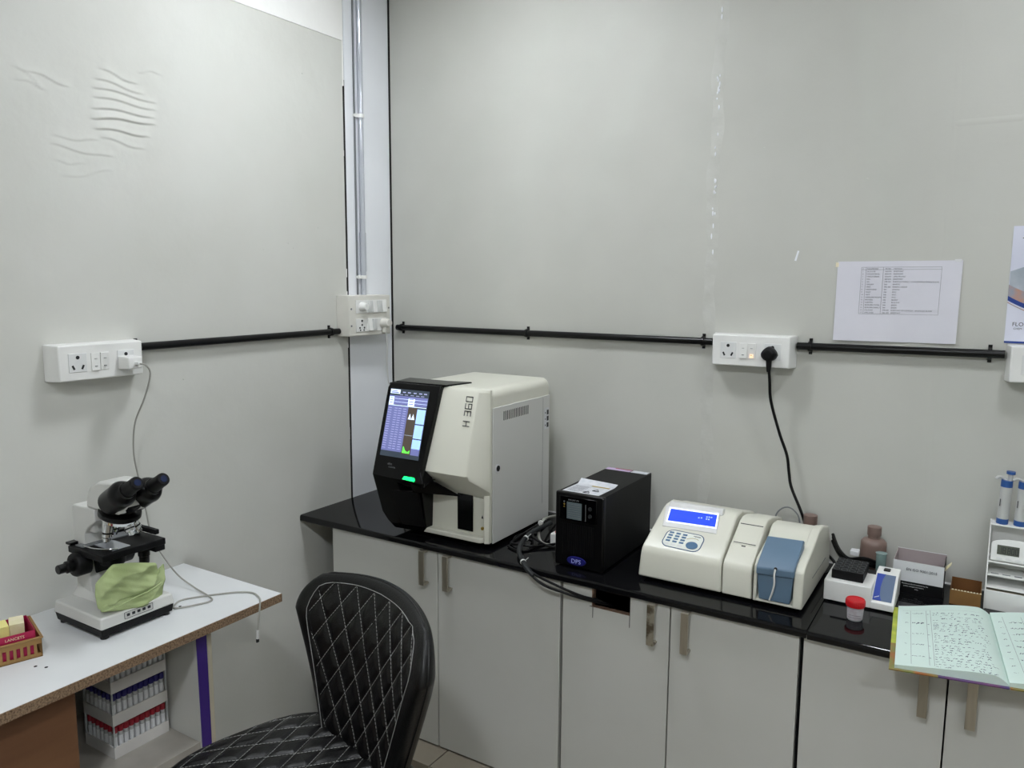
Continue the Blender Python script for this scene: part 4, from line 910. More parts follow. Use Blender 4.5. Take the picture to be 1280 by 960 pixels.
# ================================================================ bottles
def bottle(name, c, r, h, m_, label, cat='bottle', capr=.013, caph=.018):
    t = thing(name, c, label, cat)
    MB().turn([(r*.94, 0), (r, .004), (r, h*.66), (r*.97, h*.71), (r*.80, h*.755), (capr*.95, h*.775), (capr*.85, h*.86)], c, n=32).build('bottle_body', m_, t)
    MB().turn([(capr*1.02, h*.83), (capr*1.05, h*.84), (capr*1.05, h*.835+caph), (capr*.95, h*.84+caph)], c, n=24).build('bottle_cap', m_, t)
    return t
bottle('reagent_bottle', (1.702, -.072, .8512), .032, .145, 'bottle', 'mauve brown reagent bottle against the wall, left of the white carton', capr=.0165, caph=.022)
bottle('small_brown_bottle', (1.535, -.040, .8502), .026, .134, 'bottle', 'brown bottle hidden behind the ivory bench analyser, only its cap showing', capr=.0175, caph=.028)
t = thing('teal_vial', (1.728, -.128, .8512), 'clear vial with teal liquid in front of the mauve brown bottle', 'vial')
MB().turn([(.0105, 0), (.011, .002), (.0125, .090), (.014, .093)], (1.728, -.128, .8512), n=20).build('vial_body', 'bottle2', t)
MB().turn([(.0095, .003), (.0108, .062)], (1.728, -.128, .8512), n=20).build('teal_liquid', 'teal', t)
# ================================================================ carton EN ISO
cx0, cx1, cy0, cy1, z0, z1 = 1.7565, 1.8705, -.128, -.028, .8512, .9335
t = thing('white_carton', (cx0, cy0, z0), 'open white and black carton printed EN ISO 9001:2015', 'carton')
th = .0015
b = MB(); b.box((cx0, cy0, z0), (cx1, cy0+th, z1)); f_ = b.build('front_panel', 'whitecard', t, smooth=0)
MB().box((cx0-.0002, cy0-.0003, z0), (cx1+.0002, cy0, z0+.031)).build('black_band', 'blackm', f_, smooth=0)
MB().text('EN ISO 9001:2015', .0092, basis((cx0+.030, cy0-.0004, z0+.060), (1,0,0), (0,0,1)), depth=.0003).build('lettering', 'line', f_, smooth=0)
b = MB(); b.text('Manufactured and marketed by the', .0042, basis((cx0+.022, cy0-.0006, z0+.024), (1,0,0), (0,0,1))).text('quality management system', .0042, basis((cx0+.026, cy0-.0006, z0+.018), (1,0,0), (0,0,1))).text('India', .0042, basis((cx0+.052, cy0-.0006, z0+.012), (1,0,0), (0,0,1))); b.build('small_print', 'whitecard', f_, smooth=0)
MB().box((cx0, cy0+th, z0), (cx1, cy1, z0+th)).build('bottom_panel', 'pinkcard', t, smooth=0)
MB().box((cx0, cy1-th, z0), (cx1, cy1, z1+.003)).build('back_panel', 'pinkcard', t, smooth=0)
MB().box((cx0, cy0+th, z0), (cx0+th, cy1-th, z1-.001)).build('side_panel', 'pinkcard', t, smooth=0)
MB().box((cx1-th, cy0+th, z0), (cx1, cy1-th, z1-.001)).build('side_panel', 'blackm', t, smooth=0)
b = MB(); b.box((cx0, cy1-th-.0002, z1+.0025), (cx1, cy1+.0002, z1+.0036)).box((cx0, cy0-.0002, z1-.0008), (cx1, cy0+th, z1+.0003)); b.build('card_edges', 'whitecard', t, smooth=0)
MB().hexa([(cx1+.0006,-.115,z1-.012),(cx1+.0016,-.115,z1-.012),(cx1+.0016,-.085,z1-.010),(cx1+.0006,-.085,z1-.010)], [(cx1+.012,-.112,z1+.004),(cx1+.013,-.112,z1+.004),(cx1+.014,-.088,z1+.005),(cx1+.013,-.088,z1+.005)]).build('side_flap', 'palecard', t, smooth=0)
# ================================================================ brown box
a0, a1, c0, c1, z0, z1 = 1.8865, 1.952, -.142, -.060, .8512, .8905
t = thing('cardboard_box', (a0, c0, z0), 'small open brown cardboard box between the carton and the white stand', 'box')
for nm, p_, q_, mm in (('front_panel', (a0, c0, z0), (a1, c0+th, z1-.003), 'card'), ('back_panel', (a0, c1-th, z0), (a1, c1, z1+.003), 'cardin'), ('side_panel', (a0, c0+th, z0), (a0+th, c1-th, z1), 'cardin'), ('side_panel', (a1-th, c0+th, z0), (a1, c1-th, z1), 'card'), ('bottom_panel', (a0+th, c0+th, z0), (a1-th, c1-th, z0+th), 'cardin')):
    MB().box(p_, q_).build(nm, mm, t, smooth=0)
b = MB(); random.seed(4)
for k in range(10): x = a0+.003+k*.0065; b.hexa([(x,c0-.0002,z1-.003),(x+.005,c0-.0002,z1-.003),(x+.005,c0+th,z1-.003),(x,c0+th,z1-.003)], [(x+.001,c0-.0004,z1-.002+random.uniform(0,.002)),(x+.004,c0,z1-.002),(x+.004,c0+th,z1-.001),(x+.001,c0+th,z1-.001)])
b.build('torn_edge', 'palecard', t)
# ================================================================ pipette stand with timer
t = thing('pipette_stand', (1.960, -.13, .8508), 'white tiered plastic stand at the right edge of the counter, with a timer', 'stand')
sx0, sx1 = 1.958, 2.14
pr = [(-.134, .8512), (-.040, .8512), (-.040, 1.052), (-.078, 1.052), (-.130, .89)]
MB().prism([(y, z) for y, z in pr], 0, sx0, sx0+.003).build('side_plate', 'white', t, bev=.0008)
MB().prism([(y, z) for y, z in pr], 0, sx1-.003, sx1).build('side_plate', 'white', t, bev=.0008)
MB().box((sx0+.003, -.046, .8512), (sx1-.003, -.043, 1.052)).build('back_plate', 'white', t)
MB().box((sx0, -.082, 1.046), (sx1, -.040, 1.050)).build('top_shelf', 'white', t, bev=.001)
MB().box((sx0+.003, -.106, .960), (sx1-.003, -.043, .964)).build('timer_shelf', 'white', t, bev=.0008)
MB().box((sx0+.003, -.114, .930), (sx1-.003, -.043, .934)).build('shelf', 'white', t, bev=.0008)
sl = MB()
for i in range(7): sl.box((sx0+.010+i*.024, -.108, .9341), (sx0+.026+i*.024, -.102, .9346))
sl.build('shelf_slots', 'greyp', t)
MB().box((sx0+.003, -.124, .9025), (sx1-.003, -.043, .9065)).build('shelf', 'white', t, bev=.0008)
MB().box((sx0+.003, -.130, .8512), (sx1-.003, -.127, .899)).build('front_plate', 'white', t, bev=.0008)
MB().box((sx0+.003, -.127, .893), (sx1-.003, -.046, .896)).build('inner_tray', 'cream', t)
# timer
t = thing('digital_timer', (2.01, -.10, .9642), 'white digital timer with grey display sitting on the white stand', 'timer')
TT = basis((1.964, -.1045, .9665), (1, 0, 0), (0, .25, .97))
b = MB(); b.T = TT; out = [(.002, .0), (.098, .0), (.100, .002), (.100, .040)]+[(.05+.05*math.cos(a), .040+.014*math.sin(a)) for a in [math.pi*k/12 for k in range(1, 12)]]+[(.0, .040), (.0, .002)]
b.prism(out, 2, -.014, .0); b.build('timer_body', 'white', t, bev=.003, seg=3)
b = MB(); b.T = TT; b.box((.0125, .016, .0), (.058, .0385, .0010)); lc = b.build('timer_display', 'timer_lcd', t)
b = MB(); b.T = TT
for k, dg in enumerate('18800'):
    x = .0165+k*.0078+(.002 if k > 1 else 0)
    SG = {'1': ('tr', 'br'), '8': ('t','m','b','tl','bl','tr','br'), '0': ('t','b','tl','bl','tr','br')}[dg]
    S_ = b.T; b.T = TT @ Matrix.Translation((x, .0195, .0010)); seg(b, 0, 0, .006, .0145, SG, th=.0012); b.T = S_
b.build('timer_digits', 'line', lc)
b = MB(); b.T = TT
for k in range(4): b.prism([(.018+k*.019+.0065*math.cos(a), .006+.0035*math.sin(a)) for a in [2*math.pi*i/14 for i in range(14)]], 2, 0, .0015)
b.build('timer_buttons', 'white2', t)
# pipettes standing on top shelf
def pipette(x, y, label):
    z0 = 1.0502; t = thing('pipette', (x, y, z0), label, 'pipette')
    T_ = Matrix.Translation((x, y, z0)) @ Matrix.Rotation(.03, 4, 'Y')
    def B_(): b = MB(); b.T = T_; return b
    def ov(rx, ry, z, n=20): return [(rx*math.cos(2*math.pi*i/n), ry*math.sin(2*math.pi*i/n), z) for i in range(n)]
    B_().loft(ov(.0125, .013, .0), ov(.0125, .013, .105)).build('handle', 'pipette', t)
    B_().loft(ov(.0128, .0133, .0), ov(.0128, .0133, .013)).build('lower_ring', 'pipblue', t)
    B_().loft(ov(.0128, .0133, .092), ov(.0125, .013, .108)).build('volume_dial', 'pipblue', t)
    B_().tube([(.0, .0, .106), (-.008, .0, .112), (-.018, -.002, .114), (-.0235, -.004, .109)], .0036, n=8).build('finger_hook', 'pipette', t)
    B_().cyl((.006, 0, .106), (.006, 0, .124), .0055, n=14).build('plunger', 'pipette', t)
    B_().cyl((.006, 0, .124), (.006, 0, .1305), .0095, n=20).build('plunger_button', 'pipblue', t)
    B_().box((-.010, -.0115, .045), (-.0085, -.009, .062)).build('printed_scale', 'line', t)
pipette(1.982, -.064, 'grey pipette with blue dial standing leftmost on the white stand')
pipette(2.018, -.064, 'grey pipette with blue dial at the right frame edge beside the leftmost pipette')
# ================================================================ open register
ang = math.radians(4)
t = thing('register_book', (1.79, -.62, .8515), 'open register with pale green pages full of handwriting, hanging over the counter edge', 'book')
# world corner points of the left page: back-left, front-left, front-spine, back-spine
BL, FL, FS, BS = Vector((1.785, -.252)), Vector((1.811, -.582)), Vector((2.009, -.545)), Vector((1.972, -.180))
def page(u, v, side=0, dz=0):      # u across 0..1 to the spine, v from front to back
    if side == 0:
        p = FL.lerp(FS, u).lerp(BL.lerp(BS, u), v); z = .8610+.0125*math.sin(min(1, u*1.12)*math.pi*.62)**1.6-(.016*max(0, (u-.86)/.14)**1.7)
    else:
        ex = (FS-FL)*1.02; p = (FS+ex*u).lerp(BS+(BS-BL)*1.02*u, v); z = .8600+.010*math.sin(math.pi*min(1, u*1.2+.08)*.62)**1.0*(1-.2*u)
    z += .0022*math.sin(u*7+1)*(1-v)*.6
    return Vector((p.x, p.y, z+dz))
def pagebody(side, name):
    nu, nv = 40, 14; b = MB(); top = [page(i/(nu-1), j/(nv-1), side) for j in range(nv) for i in range(nu)]; bot = [Vector((p.x, p.y, .8548)) for p in top]
    N_ = nu*nv; fs = [(j*nu+i, j*nu+i+1, (j+1)*nu+i+1, (j+1)*nu+i) for j in range(nv-1) for i in range(nu-1)]
    fb = [tuple(N_+k for k in f)[::-1] for f in fs]; sd = []
    for i in range(nu-1): sd += [(i, i+1, N_+i+1, N_+i), ((nv-1)*nu+i, (nv-1)*nu+i+1, N_+(nv-1)*nu+i+1, N_+(nv-1)*nu+i)]
    for j in range(nv-1): sd += [(j*nu, (j+1)*nu, N_+(j+1)*nu, N_+j*nu), (j*nu+nu-1, (j+1)*nu+nu-1, N_+(j+1)*nu+nu-1, N_+j*nu+nu-1)]
    b.add(top+bot, fs+fb+sd); return b.build(name, 'pageg', t, smooth=30)
pg0 = pagebody(0, 'left_pages'); pg1 = pagebody(1, 'right_pages')
def ink(b, pts, side, w=.0005):
    for (u0, v0), (u1, v1) in zip(pts[:-1], pts[1:]):
        n = max(1, int(abs(u1-u0)/.04+abs(v1-v0)/.06))
        for k in range(n):
            a = page(u0+(u1-u0)*k/n, v0+(v1-v0)*k/n, side, .0003); c = page(u0+(u1-u0)*(k+1)/n, v0+(v1-v0)*(k+1)/n, side, .0003)
            d = (c-a); 
            if d.length < 1e-6: continue
            s_ = Vector((-d.y, d.x, 0)).normalized()*w*.5; up = Vector((0, 0, .0001)); b.add([a-s_+up, c-s_+up, c+s_+up, a+s_+up], [(0, 1, 2, 3)])
b = MB()
for x in (.135, .30, .345): ink(b, [(x+.015, .03), (x, .90)], 0, .0006)
ink(b, [(.05, .905), (.88, .905)], 0, .0004)
b.build('ruled_lines', 'line_soft', pg0, smooth=0)
random.seed(21); b = MB()
def scribble(b, u, v, L, h, side, w=.0006):
    w = w*1.9; h = h*1.5
    x = u; pts = []
    while x < u+L:
        pts.append((x, v+random.uniform(-h, h))); x += random.uniform(.004, .009)
        if random.random() < .12 and len(pts) > 2: ink(b, pts, side, w); pts = []; x += .008
    if len(pts) > 1: ink(b, pts, side, w)
for k in range(5):
    vb = .86-k*.175
    scribble(b, .085, vb, .03, .006, 0); scribble(b, .155, vb-.01, .12 if k != 1 else .13, .005 if k != 1 else .012, 0, .0006 if k != 1 else .0009)
    scribble(b, .31, vb-.03, .025, .005, 0)
    for r_ in range(5):
        vv = vb-.008-r_*.032
        x = .37
        while x < .88:
            L = random.uniform(.02, .065); 
            if random.random() < .86: scribble(b, x, vv-(x-.37)*.02, L, random.uniform(.004, .009), 0, random.choice((.0005, .0007)))
            x += L+random.uniform(.015, .04)
b.build('handwriting', 'ink_blue', pg0, smooth=0)
b = MB()
for x in (.13, .32): ink(b, [(x+.02, .03), (x-.02, .92)], 1, .0006)
b.build('ruled_lines', 'line_soft', pg1, smooth=0)
b = MB()
for k in range(9):
    vb = .84-k*.09; scribble(b, .06, vb, .04, .006, 1); scribble(b, .16, vb-.01, .13, .007, 1); scribble(b, .4, vb, .4, .007, 1)
b.build('handwriting', 'ink_blue', pg1, smooth=0)
# covers
c = MB()
def cov(side, mname, v0=0, v1=1, x0=0, x1=1, e=.006):
    P_ = [page(x0, v0, side), page(x1, v0, side), page(x1, v1, side), page(x0, v1, side)]; ce = sum(P_, Vector())/4
    Q = [Vector((p.x+(p.x-ce.x)*e*8, p.y+(p.y-ce.y)*e*6, .852)) for p in P_]
    MB().hexa(Q, [q+Vector((0, 0, .0026)) for q in Q]).build('cover', mname, t, smooth=0)
def quad(mname, pts, z0=.852, z1=.8546):
    MB().hexa([(*p, z0) for p in pts], [(*p, z1) for p in pts]).build('cover', mname, t, smooth=0)
e1 = (FL-BL).normalized(); e2 = (FS-FL).normalized()
o_ = BL-e2*.010-e1*.004; m1 = o_.lerp(FL-e2*.010+e1*.007, .62); o2 = FL-e2*.010+e1*.007
h1 = BS-e1*.004; h2 = FS+e1*.007
quad('coverA', [o_, m1, m1.lerp(h1.lerp(h2, .62), .999), h1]); quad('coverC', [m1, o2, o2.lerp(h2, .42), m1.lerp(h1.lerp(h2, .62), .42)]); quad('coverB', [m1.lerp(h1.lerp(h2, .62), .42), o2.lerp(h2, .42), h2, h1.lerp(h2, .62)])
quad('coverC', [h1+e2*.002, h2+e2*.002, h2+e2*.04, h1+e2*.04]); quad('coverA', [h1+e2*.04, h2+e2*.04, h2+e2*.2, h1+e2*.2])
# ================================================================ sheets on the wall
t = thing('wall_sheet', (1.705, 0, 1.58), 'white printed parameter table sheet pinned above the conduit', 'paper')
def sheet(u, v, off=0):
    c_ = [Vector((1.5595, 1.4755)), Vector((1.8505, 1.478)), Vector((1.8530, 1.6875)), Vector((1.5605, 1.6865))]
    p = c_[0].lerp(c_[1], u).lerp(c_[3].lerp(c_[2], u), v)
    d = .0012+.0030*abs(math.sin(u*4.2+.4))*(1-v)**1.2+.0035*max(0, .25-u)*4*(1-v)*.6+.0025*math.exp(-((u-.93)/.05)**2)*v
    return Vector((p.x, -d-off, p.y))
b = MB(); b.grid(40, 24, lambda u, v: sheet(u, v, .0003)); b.grid(40, 24, lambda u, v: sheet(u, v, 0)); sh = b.build('paper_sheet', 'paper', t, smooth=60)
def ink2(b, u0, v0, u1, v1, w):
    n = max(1, int(math.hypot(u1-u0, v1-v0)/.05))
    for k in range(n):
        a = sheet(u0+(u1-u0)*k/n, v0+(v1-v0)*k/n, .0007); c = sheet(u0+(u1-u0)*(k+1)/n, v0+(v1-v0)*(k+1)/n, .0007); d = c-a; s_ = Vector((-d.z, 0, d.x)).normalized()*w*.5
        b.add([a-s_, c-s_, c+s_, a+s_], [(0, 1, 2, 3)])
b = MB(); u0, u1, v0, v1 = .205, .845, .345, .925
for v in (v0, v1, v1-.030): ink2(b, u0, v, u1, v, .0006)
for u in (u0, .243, .385, u1): ink2(b, u, v0, u, v1, .0006)
b.build('table_rules', 'line_soft', sh, smooth=0)
rows = [('S', 'PARAMETERS', 'FILTER', 'METHOD'), ('1', 'GLUCOSE', '505/670', 'ENDPOINT'), ('2', 'CHOLESTEROL', '505/670', 'ENDPOINT'), ('3', 'TRIGLYCERIDE', '505/670', 'LIPID PROFILE'), ('4', 'HDL', '505/670', 'ENDPOINT'), ('5', 'LDL', '578 NM', 'ENDPOINT/DIRECT  CHOLESTEROL SAMPLE BLANK'), ('6', 'CRE JAFF', '505', 'KINETIC'), ('7', 'UREA', '340, 405', 'KINETIC UREASE'), ('8', 'CREATININE', '505', 'KINETIC'), ('9', 'SGOT', '340', 'IFCC'), ('10', 'SGPT', '340', 'IFCC'), ('11', 'ALKALINE PHOSPH', '405', 'IFCC'), ('12', 'PROTEIN', '546', 'BIURET'), ('13', 'ALBUMIN', '630', 'BCG DYE'), ('14', 'BILIRUBIN TOTAL', '546', 'JENDR'), ('15', 'BILIRUBIN DIRECT', '546', 'JENDR'), ('16', 'CALCIUM', '578/630', 'ENDPOINT OF COMPLEX   ARSENAZO BLANK'), ('17', 'URIC ACID', '505, 670', 'ENDPOINT')]
b = MB(); n_ = len(rows)
for i, r_ in enumerate(rows):
    v = v1-.027-i*(v1-v0-.004)/n_
    for u, s_ in zip((.215, .252, .400, .470), r_):
        p = sheet(u, v, .0007); b.text(s_, .0046, basis(p-Vector((0, .0004, 0)), (1, 0, 0), (0, 0, 1)), depth=.0001)
b.build('printed_table', 'line_soft', sh, smooth=0)
MB().box((1.5555, -.0022, 1.672), (1.563, -.0004, 1.684)).build('tape_piece', 'palecard', t); MB().box((1.835, -.0038, 1.684), (1.850, -.0004, 1.6905)).build('tape_piece', 'whitecard', t)
t = thing('wall_poster', (2.057, -.001, 1.62), 'glossy poster with navy curve at the right edge above the socket box', 'poster')
b = MB(); px0, px1, pz0, pz1 = 1.9535, 2.1635, 1.486, 1.768
b.box((px0, -.0022, pz0), (px1, -.0008, pz1)); ps = b.build('poster_sheet', 'poster', t, smooth=0)
MB().hexa([(px0+.001,-.0024,1.595),(px1-.003,-.0024,1.56),(px1-.003,-.0023,1.56),(px0+.001,-.0023,1.595)], [(px0+.001,-.0024,1.66),(px1-.003,-.0024,1.74),(px1-.003,-.0023,1.74),(px0+.001,-.0023,1.66)]).build('poster_picture', 'postergrey', ps, smooth=0)
def arc(z0_, z1_, th_, nm, mm, dy):
    b = MB(); n = 24; P_ = []
    f2 = lambda x, o: z0_+(z1_-z0_)*(1-(1-min(1, (x-px0)/.12))**2)+o
    vs = []; 
    for k in range(n+1):
        x = px0+(px1-px0)*k/n; vs += [(x, -.0022-dy, f2(x, 0)), (x, -.0022-dy, f2(x, th_)), (x, -.0021-dy, f2(x, 0)), (x, -.0021-dy, f2(x, th_))]
    fs = []
    for k in range(n): a = 4*k; fs += [(a, a+4, a+5, a+1), (a+2, a+3, a+7, a+6), (a, a+2, a+6, a+4), (a+1, a+5, a+7, a+3)]
    b.add(vs, fs); b.build(nm, mm, ps, smooth=0)
arc(1.600, 1.565, .028, 'poster_tan_patch', 'posterskin', .0003); arc(1.590, 1.553, .011, 'navy_curve', 'navy', .0005); arc(1.584, 1.547, .0022, 'tan_curve', 'posterskin', .0005)
arc(1.460+.03, 1.490, .001, 'thin_line', 'navy', .0003)
MB().box((px0, -.0026, 1.4862), (px1, -.0023, 1.4905)).build('navy_band', 'navy', ps, smooth=0)
b = MB(); b.text('FLO', .0135, basis((px0+.0135, -.0024, 1.528), (1,0,0), (0,0,1)), depth=.0002); b.text('CHEM', .0065, basis((px0+.017, -.0024, 1.5195), (1,0,0), (0,0,1)), depth=.0002); b.box((px0+.020, -.0026, 1.7385), (px0+.05, -.0023, 1.7400)); b.build('poster_lettering', 'line', ps, smooth=0)
# ================================================================ power cord of bench analyser
t = thing('mains_lead', (1.40, -.055, 1.44), 'thick black power cord with three pin plug hanging from the middle socket box', 'cord')
b = MB(); n = 24; T_ = basis((1.4055, -.0505, 1.4335), (1, 0, 0), (0, 0, 1)); b.T = T_
def plugout(s_): return [(s_*(.0225 if abs(math.sin(a)) < .99 else .02)*math.cos(a)*(1.0-.28*max(0, math.sin(a))), s_*.021*math.sin(a)) for a in [2*math.pi*i/n for i in range(n)]]
b.loft([(x, y, .0015) for x, y in plugout(1)], [(x*.92, y*.92, .020) for x, y in plugout(1)]).loft([(x*.92, y*.92, .020) for x, y in plugout(1)], [(x*.55, y*.55, .028) for x, y in plugout(1)])
b.build('plug_head', 'blackm', t, bev=.002)
MB().turn([(.0085, 0), (.0075, .012), (.0075, .016), (.0055, .034)], (1.4065, -.064, 1.418), (.02, .02, -1), n=14).build('strain_relief', 'black', t)
MB().tube([(1.4065, -.063, 1.40), (1.410, -.058, 1.36), (1.414, -.048, 1.30), (1.440, -.040, 1.21), (1.462, -.036, 1.15), (1.470, -.035, 1.10), (1.478, -.034, 1.06), (1.505, -.033, 1.00), (1.528, -.030, .945), (1.565, -.025, .895), (1.60, -.03, .867), (1.61, -.06, .857)], .0042, n=10).build('cord', 'black', t)
tag(MB().tube([(1.443, -.066, .955), (1.448, -.060, .985), (1.465, -.058, 1.004), (1.485, -.058, 1.006), (1.505, -.06, .990), (1.512, -.064, .970)], .0022, n=8).build('thin_grey_lead', 'greyp', None), 'thin grey lead looping up behind the ivory bench analyser', 'cable')
# cables behind the dry bath
for i, (dx, dz, r) in enumerate(((0, 0, .0045), (.006, .008, .004), (-.004, .014, .0038))):
    o = MB().tube([(1.598, -.055+dx, .95-dz*.2-dz), (1.615, -.09, .932-dz), (1.635, -.12+dx, .921-dz*.7), (1.655, -.13, .915-dz*.4), (1.69, -.125+dx, .921-dz), (1.722, -.10-dx, .905-dz), (1.724, -.070+dx, .890-dz), (1.70, -.034, .870-dz*.3), (1.66, -.03, .860)], r, n=8).build('black_cable', 'black', None)
    tag(o, ('upper', 'middle', 'lower')[i]+' black cable of the bundle coming out behind the heating block', 'cable')
tag(MB().box((1.655, -.142, .9285), (1.676, -.118, .9415)).build('cable_label', 'whitecard', None, bev=.002), 'white folded paper tag on the black cables behind the heating block', 'tag')
# ================================================================ cables between analyser and power unit
zc = .8502
def cable(pts, r, m_, label, name='cable'):
    return tag(MB().tube(pts, r, n=8, smooth=8).build(name, m_, None), label, 'cable')
cable([(.75, -.05, zc+.01), (.76, -.13, zc+.028), (.775, -.19, zc+.04), (.79, -.235, zc+.045), (.80, -.275, zc+.02), (.83, -.305, zc+.0045), (.87, -.30, zc+.0045), (.91, -.25, zc+.0045), (.94, -.08, zc+.0045)], .0042, 'cable_grey', 'light grey cable curving round the white power strip')
cable([(.738, -.12, zc+.012), (.752, -.22, zc+.016), (.745, -.31, zc+.005), (.755, -.36, zc+.005), (.80, -.37, zc+.012), (.84, -.345, zc+.008), (.90, -.24, zc+.005), (.93, -.12, zc+.005)], .0042, 'black', 'black cable looping on the counter in front of the power strip', 'power_lead')
cable([(.742, -.20, zc+.006), (.77, -.26, zc+.02), (.79, -.31, zc+.022), (.82, -.33, zc+.022), (.87, -.325, zc+.006), (.92, -.28, zc+.005), (.935, -.16, zc+.005)], .0038, 'blackm', 'matt black cable crossing over the looped black cable', 'power_lead')
cable([(.745, -.33, zc+.004), (.735, -.30, zc+.006), (.755, -.27, zc+.012), (.79, -.29, zc+.014), (.83, -.37, zc+.004), (.80, -.40, zc+.004), (.76, -.385, zc+.004)], .0034, 'black', 'thin black lead coiled flat beside the ivory analyser foot', 'power_lead')
# sleeve bundle that goes over the counter edge into the cabinet
cable([(.80, -.20, zc+.034), (.80, -.27, zc+.035), (.795, -.32, zc+.030), (.80, -.375, zc+.018), (.825, -.43, zc+.014), (.865, -.478, zc+.012), (.893, -.503, zc+.003), (.918, -.5085, zc-.012)], .0072, 'greyd', 'dark grey sleeved cable bundle going over the counter edge', 'cable_bundle')
cable([(.905, -.500, zc-.008), (.925, -.5095, zc-.020), (.96, -.508, zc-.034), (1.01, -.497, zc-.045), (1.05, -.487, zc-.053), (1.098, -.466, zc-.064), (1.125, -.44, zc-.08), (1.13, -.40, zc-.15)], .0038, 'black', 'lower black lead running from the bundle into the cabinet hole', 'power_lead')
cable([(.908, -.505, zc-.004), (.935, -.5080, zc-.012), (.975, -.500, zc-.026), (1.02, -.493, zc-.039), (1.06, -.484, zc-.049), (1.100, -.462, zc-.060), (1.118, -.43, zc-.09), (1.12, -.38, zc-.14)], .0036, 'blackm', 'upper black lead running from the bundle into the cabinet hole', 'power_lead')
for (p, d, lb) in (((.797, -.345, zc+.025), (.1, -1, -.3), 'white tie on the cable bundle nearest the ivory analyser'), ((.872, -.486, zc+.0105), (.7, -.7, -.3), 'white tie on the cable bundle at the counter edge'), ((.79, -.245, zc+.043), (.2, -1, -.1), 'clear tie where the grey and black cables cross')):
    b = MB(); b.turn([(.0082, -.002), (.0088, 0), (.0082, .002)], p, d, n=18); dd = Vector(p)+Vector((.008, -.002, .006)); b.cyl(dd, dd+Vector((.010, 0, .010)), .0012, n=6); tag(b.build('cable_tie', 'cable_white', None), lb, 'cable tie')
t = thing('power_strip', (.87, -.25, zc), 'white power strip with red rocker switch beside the black power unit', 'power strip')
T_ = Matrix.Translation((.872, -.292, zc)) @ Matrix.Rotation(math.radians(-3), 4, 'Z')
b = MB(); b.T = T_; b.box((-.024, .0, .0003), (.03, .20, .034)); b.build('strip_body', 'white', t, bev=.003)
b = MB(); b.T = T_; b.box((-.014, .012, .034), (.006, .028, .0385)); b.build('red_switch', 'red', t, bev=.001)
b = MB(); b.T = T_
for y in (.06, .11, .16): b.cyl((-.004, y, .0340), (-.004, y, .0346), .004, n=10); b.cyl((-.012, y-.012, .0340), (-.012, y-.012, .0346), .003, n=10); b.cyl((.006, y-.012, .0340), (.006, y-.012, .0346), .003, n=10)
b.build('socket_holes', 'greyd', t)
# ================================================================ quilted chair
CX, CY, CH, ZS = .750, -1.228, -1.85, .606
t = thing('quilted_chair', (CX, CY, 0), 'black leather bucket chair with diamond quilting and pale stitching', 'chair', rz=CH-math.pi/2)
# local frame: forward +y, up z
def diamond(a, c, sa, sc_):    # distance to the nearest stitch line of a diamond lattice with cell sa x sc_
    p = a/sa+c/sc_; q = a/sa-c/sc_; k = 1/math.hypot(1/sa, 1/sc_)
    return min(abs(p-round(p)), abs(q-round(q)))*k
WB, HB, YB = .200, .346, -.185
WM = .262
def BW(v): return .122+(WM-.122)*(max(0, min(v, .76))/.76)**1.1
def umap(u, v):        # rounded-square mapping of the top of the back
    if v <= .76: return u*BW(v), v
    s_ = (v-.76)/.24; return u*WM*(1-.36*s_*s_)**.5, .76+.24*s_*(1-.36*u*u)**.5
def uinv(x, v):
    if v <= .76: return x/BW(v), v
    sp = (v-.76)/.24; u, s_ = x/WM, sp
    for _ in range(14):
        s_ = min(1.2, sp/(max(.05, 1-.36*u*u))**.5); u = max(-1.2, min(1.2, x/WM/(max(.05, 1-.36*s_*s_))**.5))
    return u, .76+.24*s_
def back_mid(x, v):
    z = -.10+v*(HB+.10)
    u = x/.2
    y = YB-.050*(v-.15)-.030*v*v+.045*u*u*(.5+.5*v)+.030*max(0, .25-v)*4*0
    return y, z
def back_pt(u, v, side, extra=0):
    x, vv = umap(u, v); y, z = back_mid(x, vv)
    e = (1-abs(u)**9)**.4*(1-abs(2*v-1)**16)**.4
    T_ = .034*(1-.48*max(0, (v-.66)/.34)**1.3)
    if side > 0:
        h = T_*e; q = 0
        if abs(u) < .80 and .05 < v < .955:
            d = diamond(x, z, .062, .092); h += -.0045+.0055*(1-math.exp(-(d/.007)**2))
        elif abs(u) < .90 or v >= .93: h += .0
        return Vector((x, y+h+extra, z))
    return Vector((x, y-T_*e*1.15, z))
nu, nv = 121, 121
def ve(j): s_ = j/(nv-1); return s_ if s_ < .8 else .8+.2*math.sin((s_-.8)/.2*math.pi/2)
def ue(i): s_ = 2*i/(nu-1)-1; return math.copysign(1-(1-abs(s_))**1.5 if 0 else math.sin(abs(s_)*math.pi/2)**.9, s_) if s_ else 0.0
b = MB()
for side in (1, -1):
    vs = [back_pt(ue(i), ve(j), side) for j in range(nv) for i in range(nu)]
    b.add(vs, [(j*nu+i, j*nu+i+1, (j+1)*nu+i+1, (j+1)*nu+i) for j in range(nv-1) for i in range(nu-1)])
b.T = None
zoff = Matrix.Translation((0, 0, ZS))
b.v = [zoff @ v for v in b.v]
bk = b.build('backrest', 'leather', t, local=True, smooth=70)
def stitch_run(b, P, dash=.0055, gap=.0025, r=.00065):
    L = 0; acc = []
    tot = sum((P[i+1]-P[i]).length for i in range(len(P)-1)); s_ = 0; i = 0; d0 = 0
    def at(s0):
        c = 0
        for i in range(len(P)-1):
            l = (P[i+1]-P[i]).length
            if c+l >= s0: return P[i].lerp(P[i+1], (s0-c)/max(l, 1e-9))
            c += l
        return P[-1]
    while s_ < tot:
        b.tube([at(s_), at(min(tot, s_+dash))], r, n=4, smooth=0); s_ += dash+gap
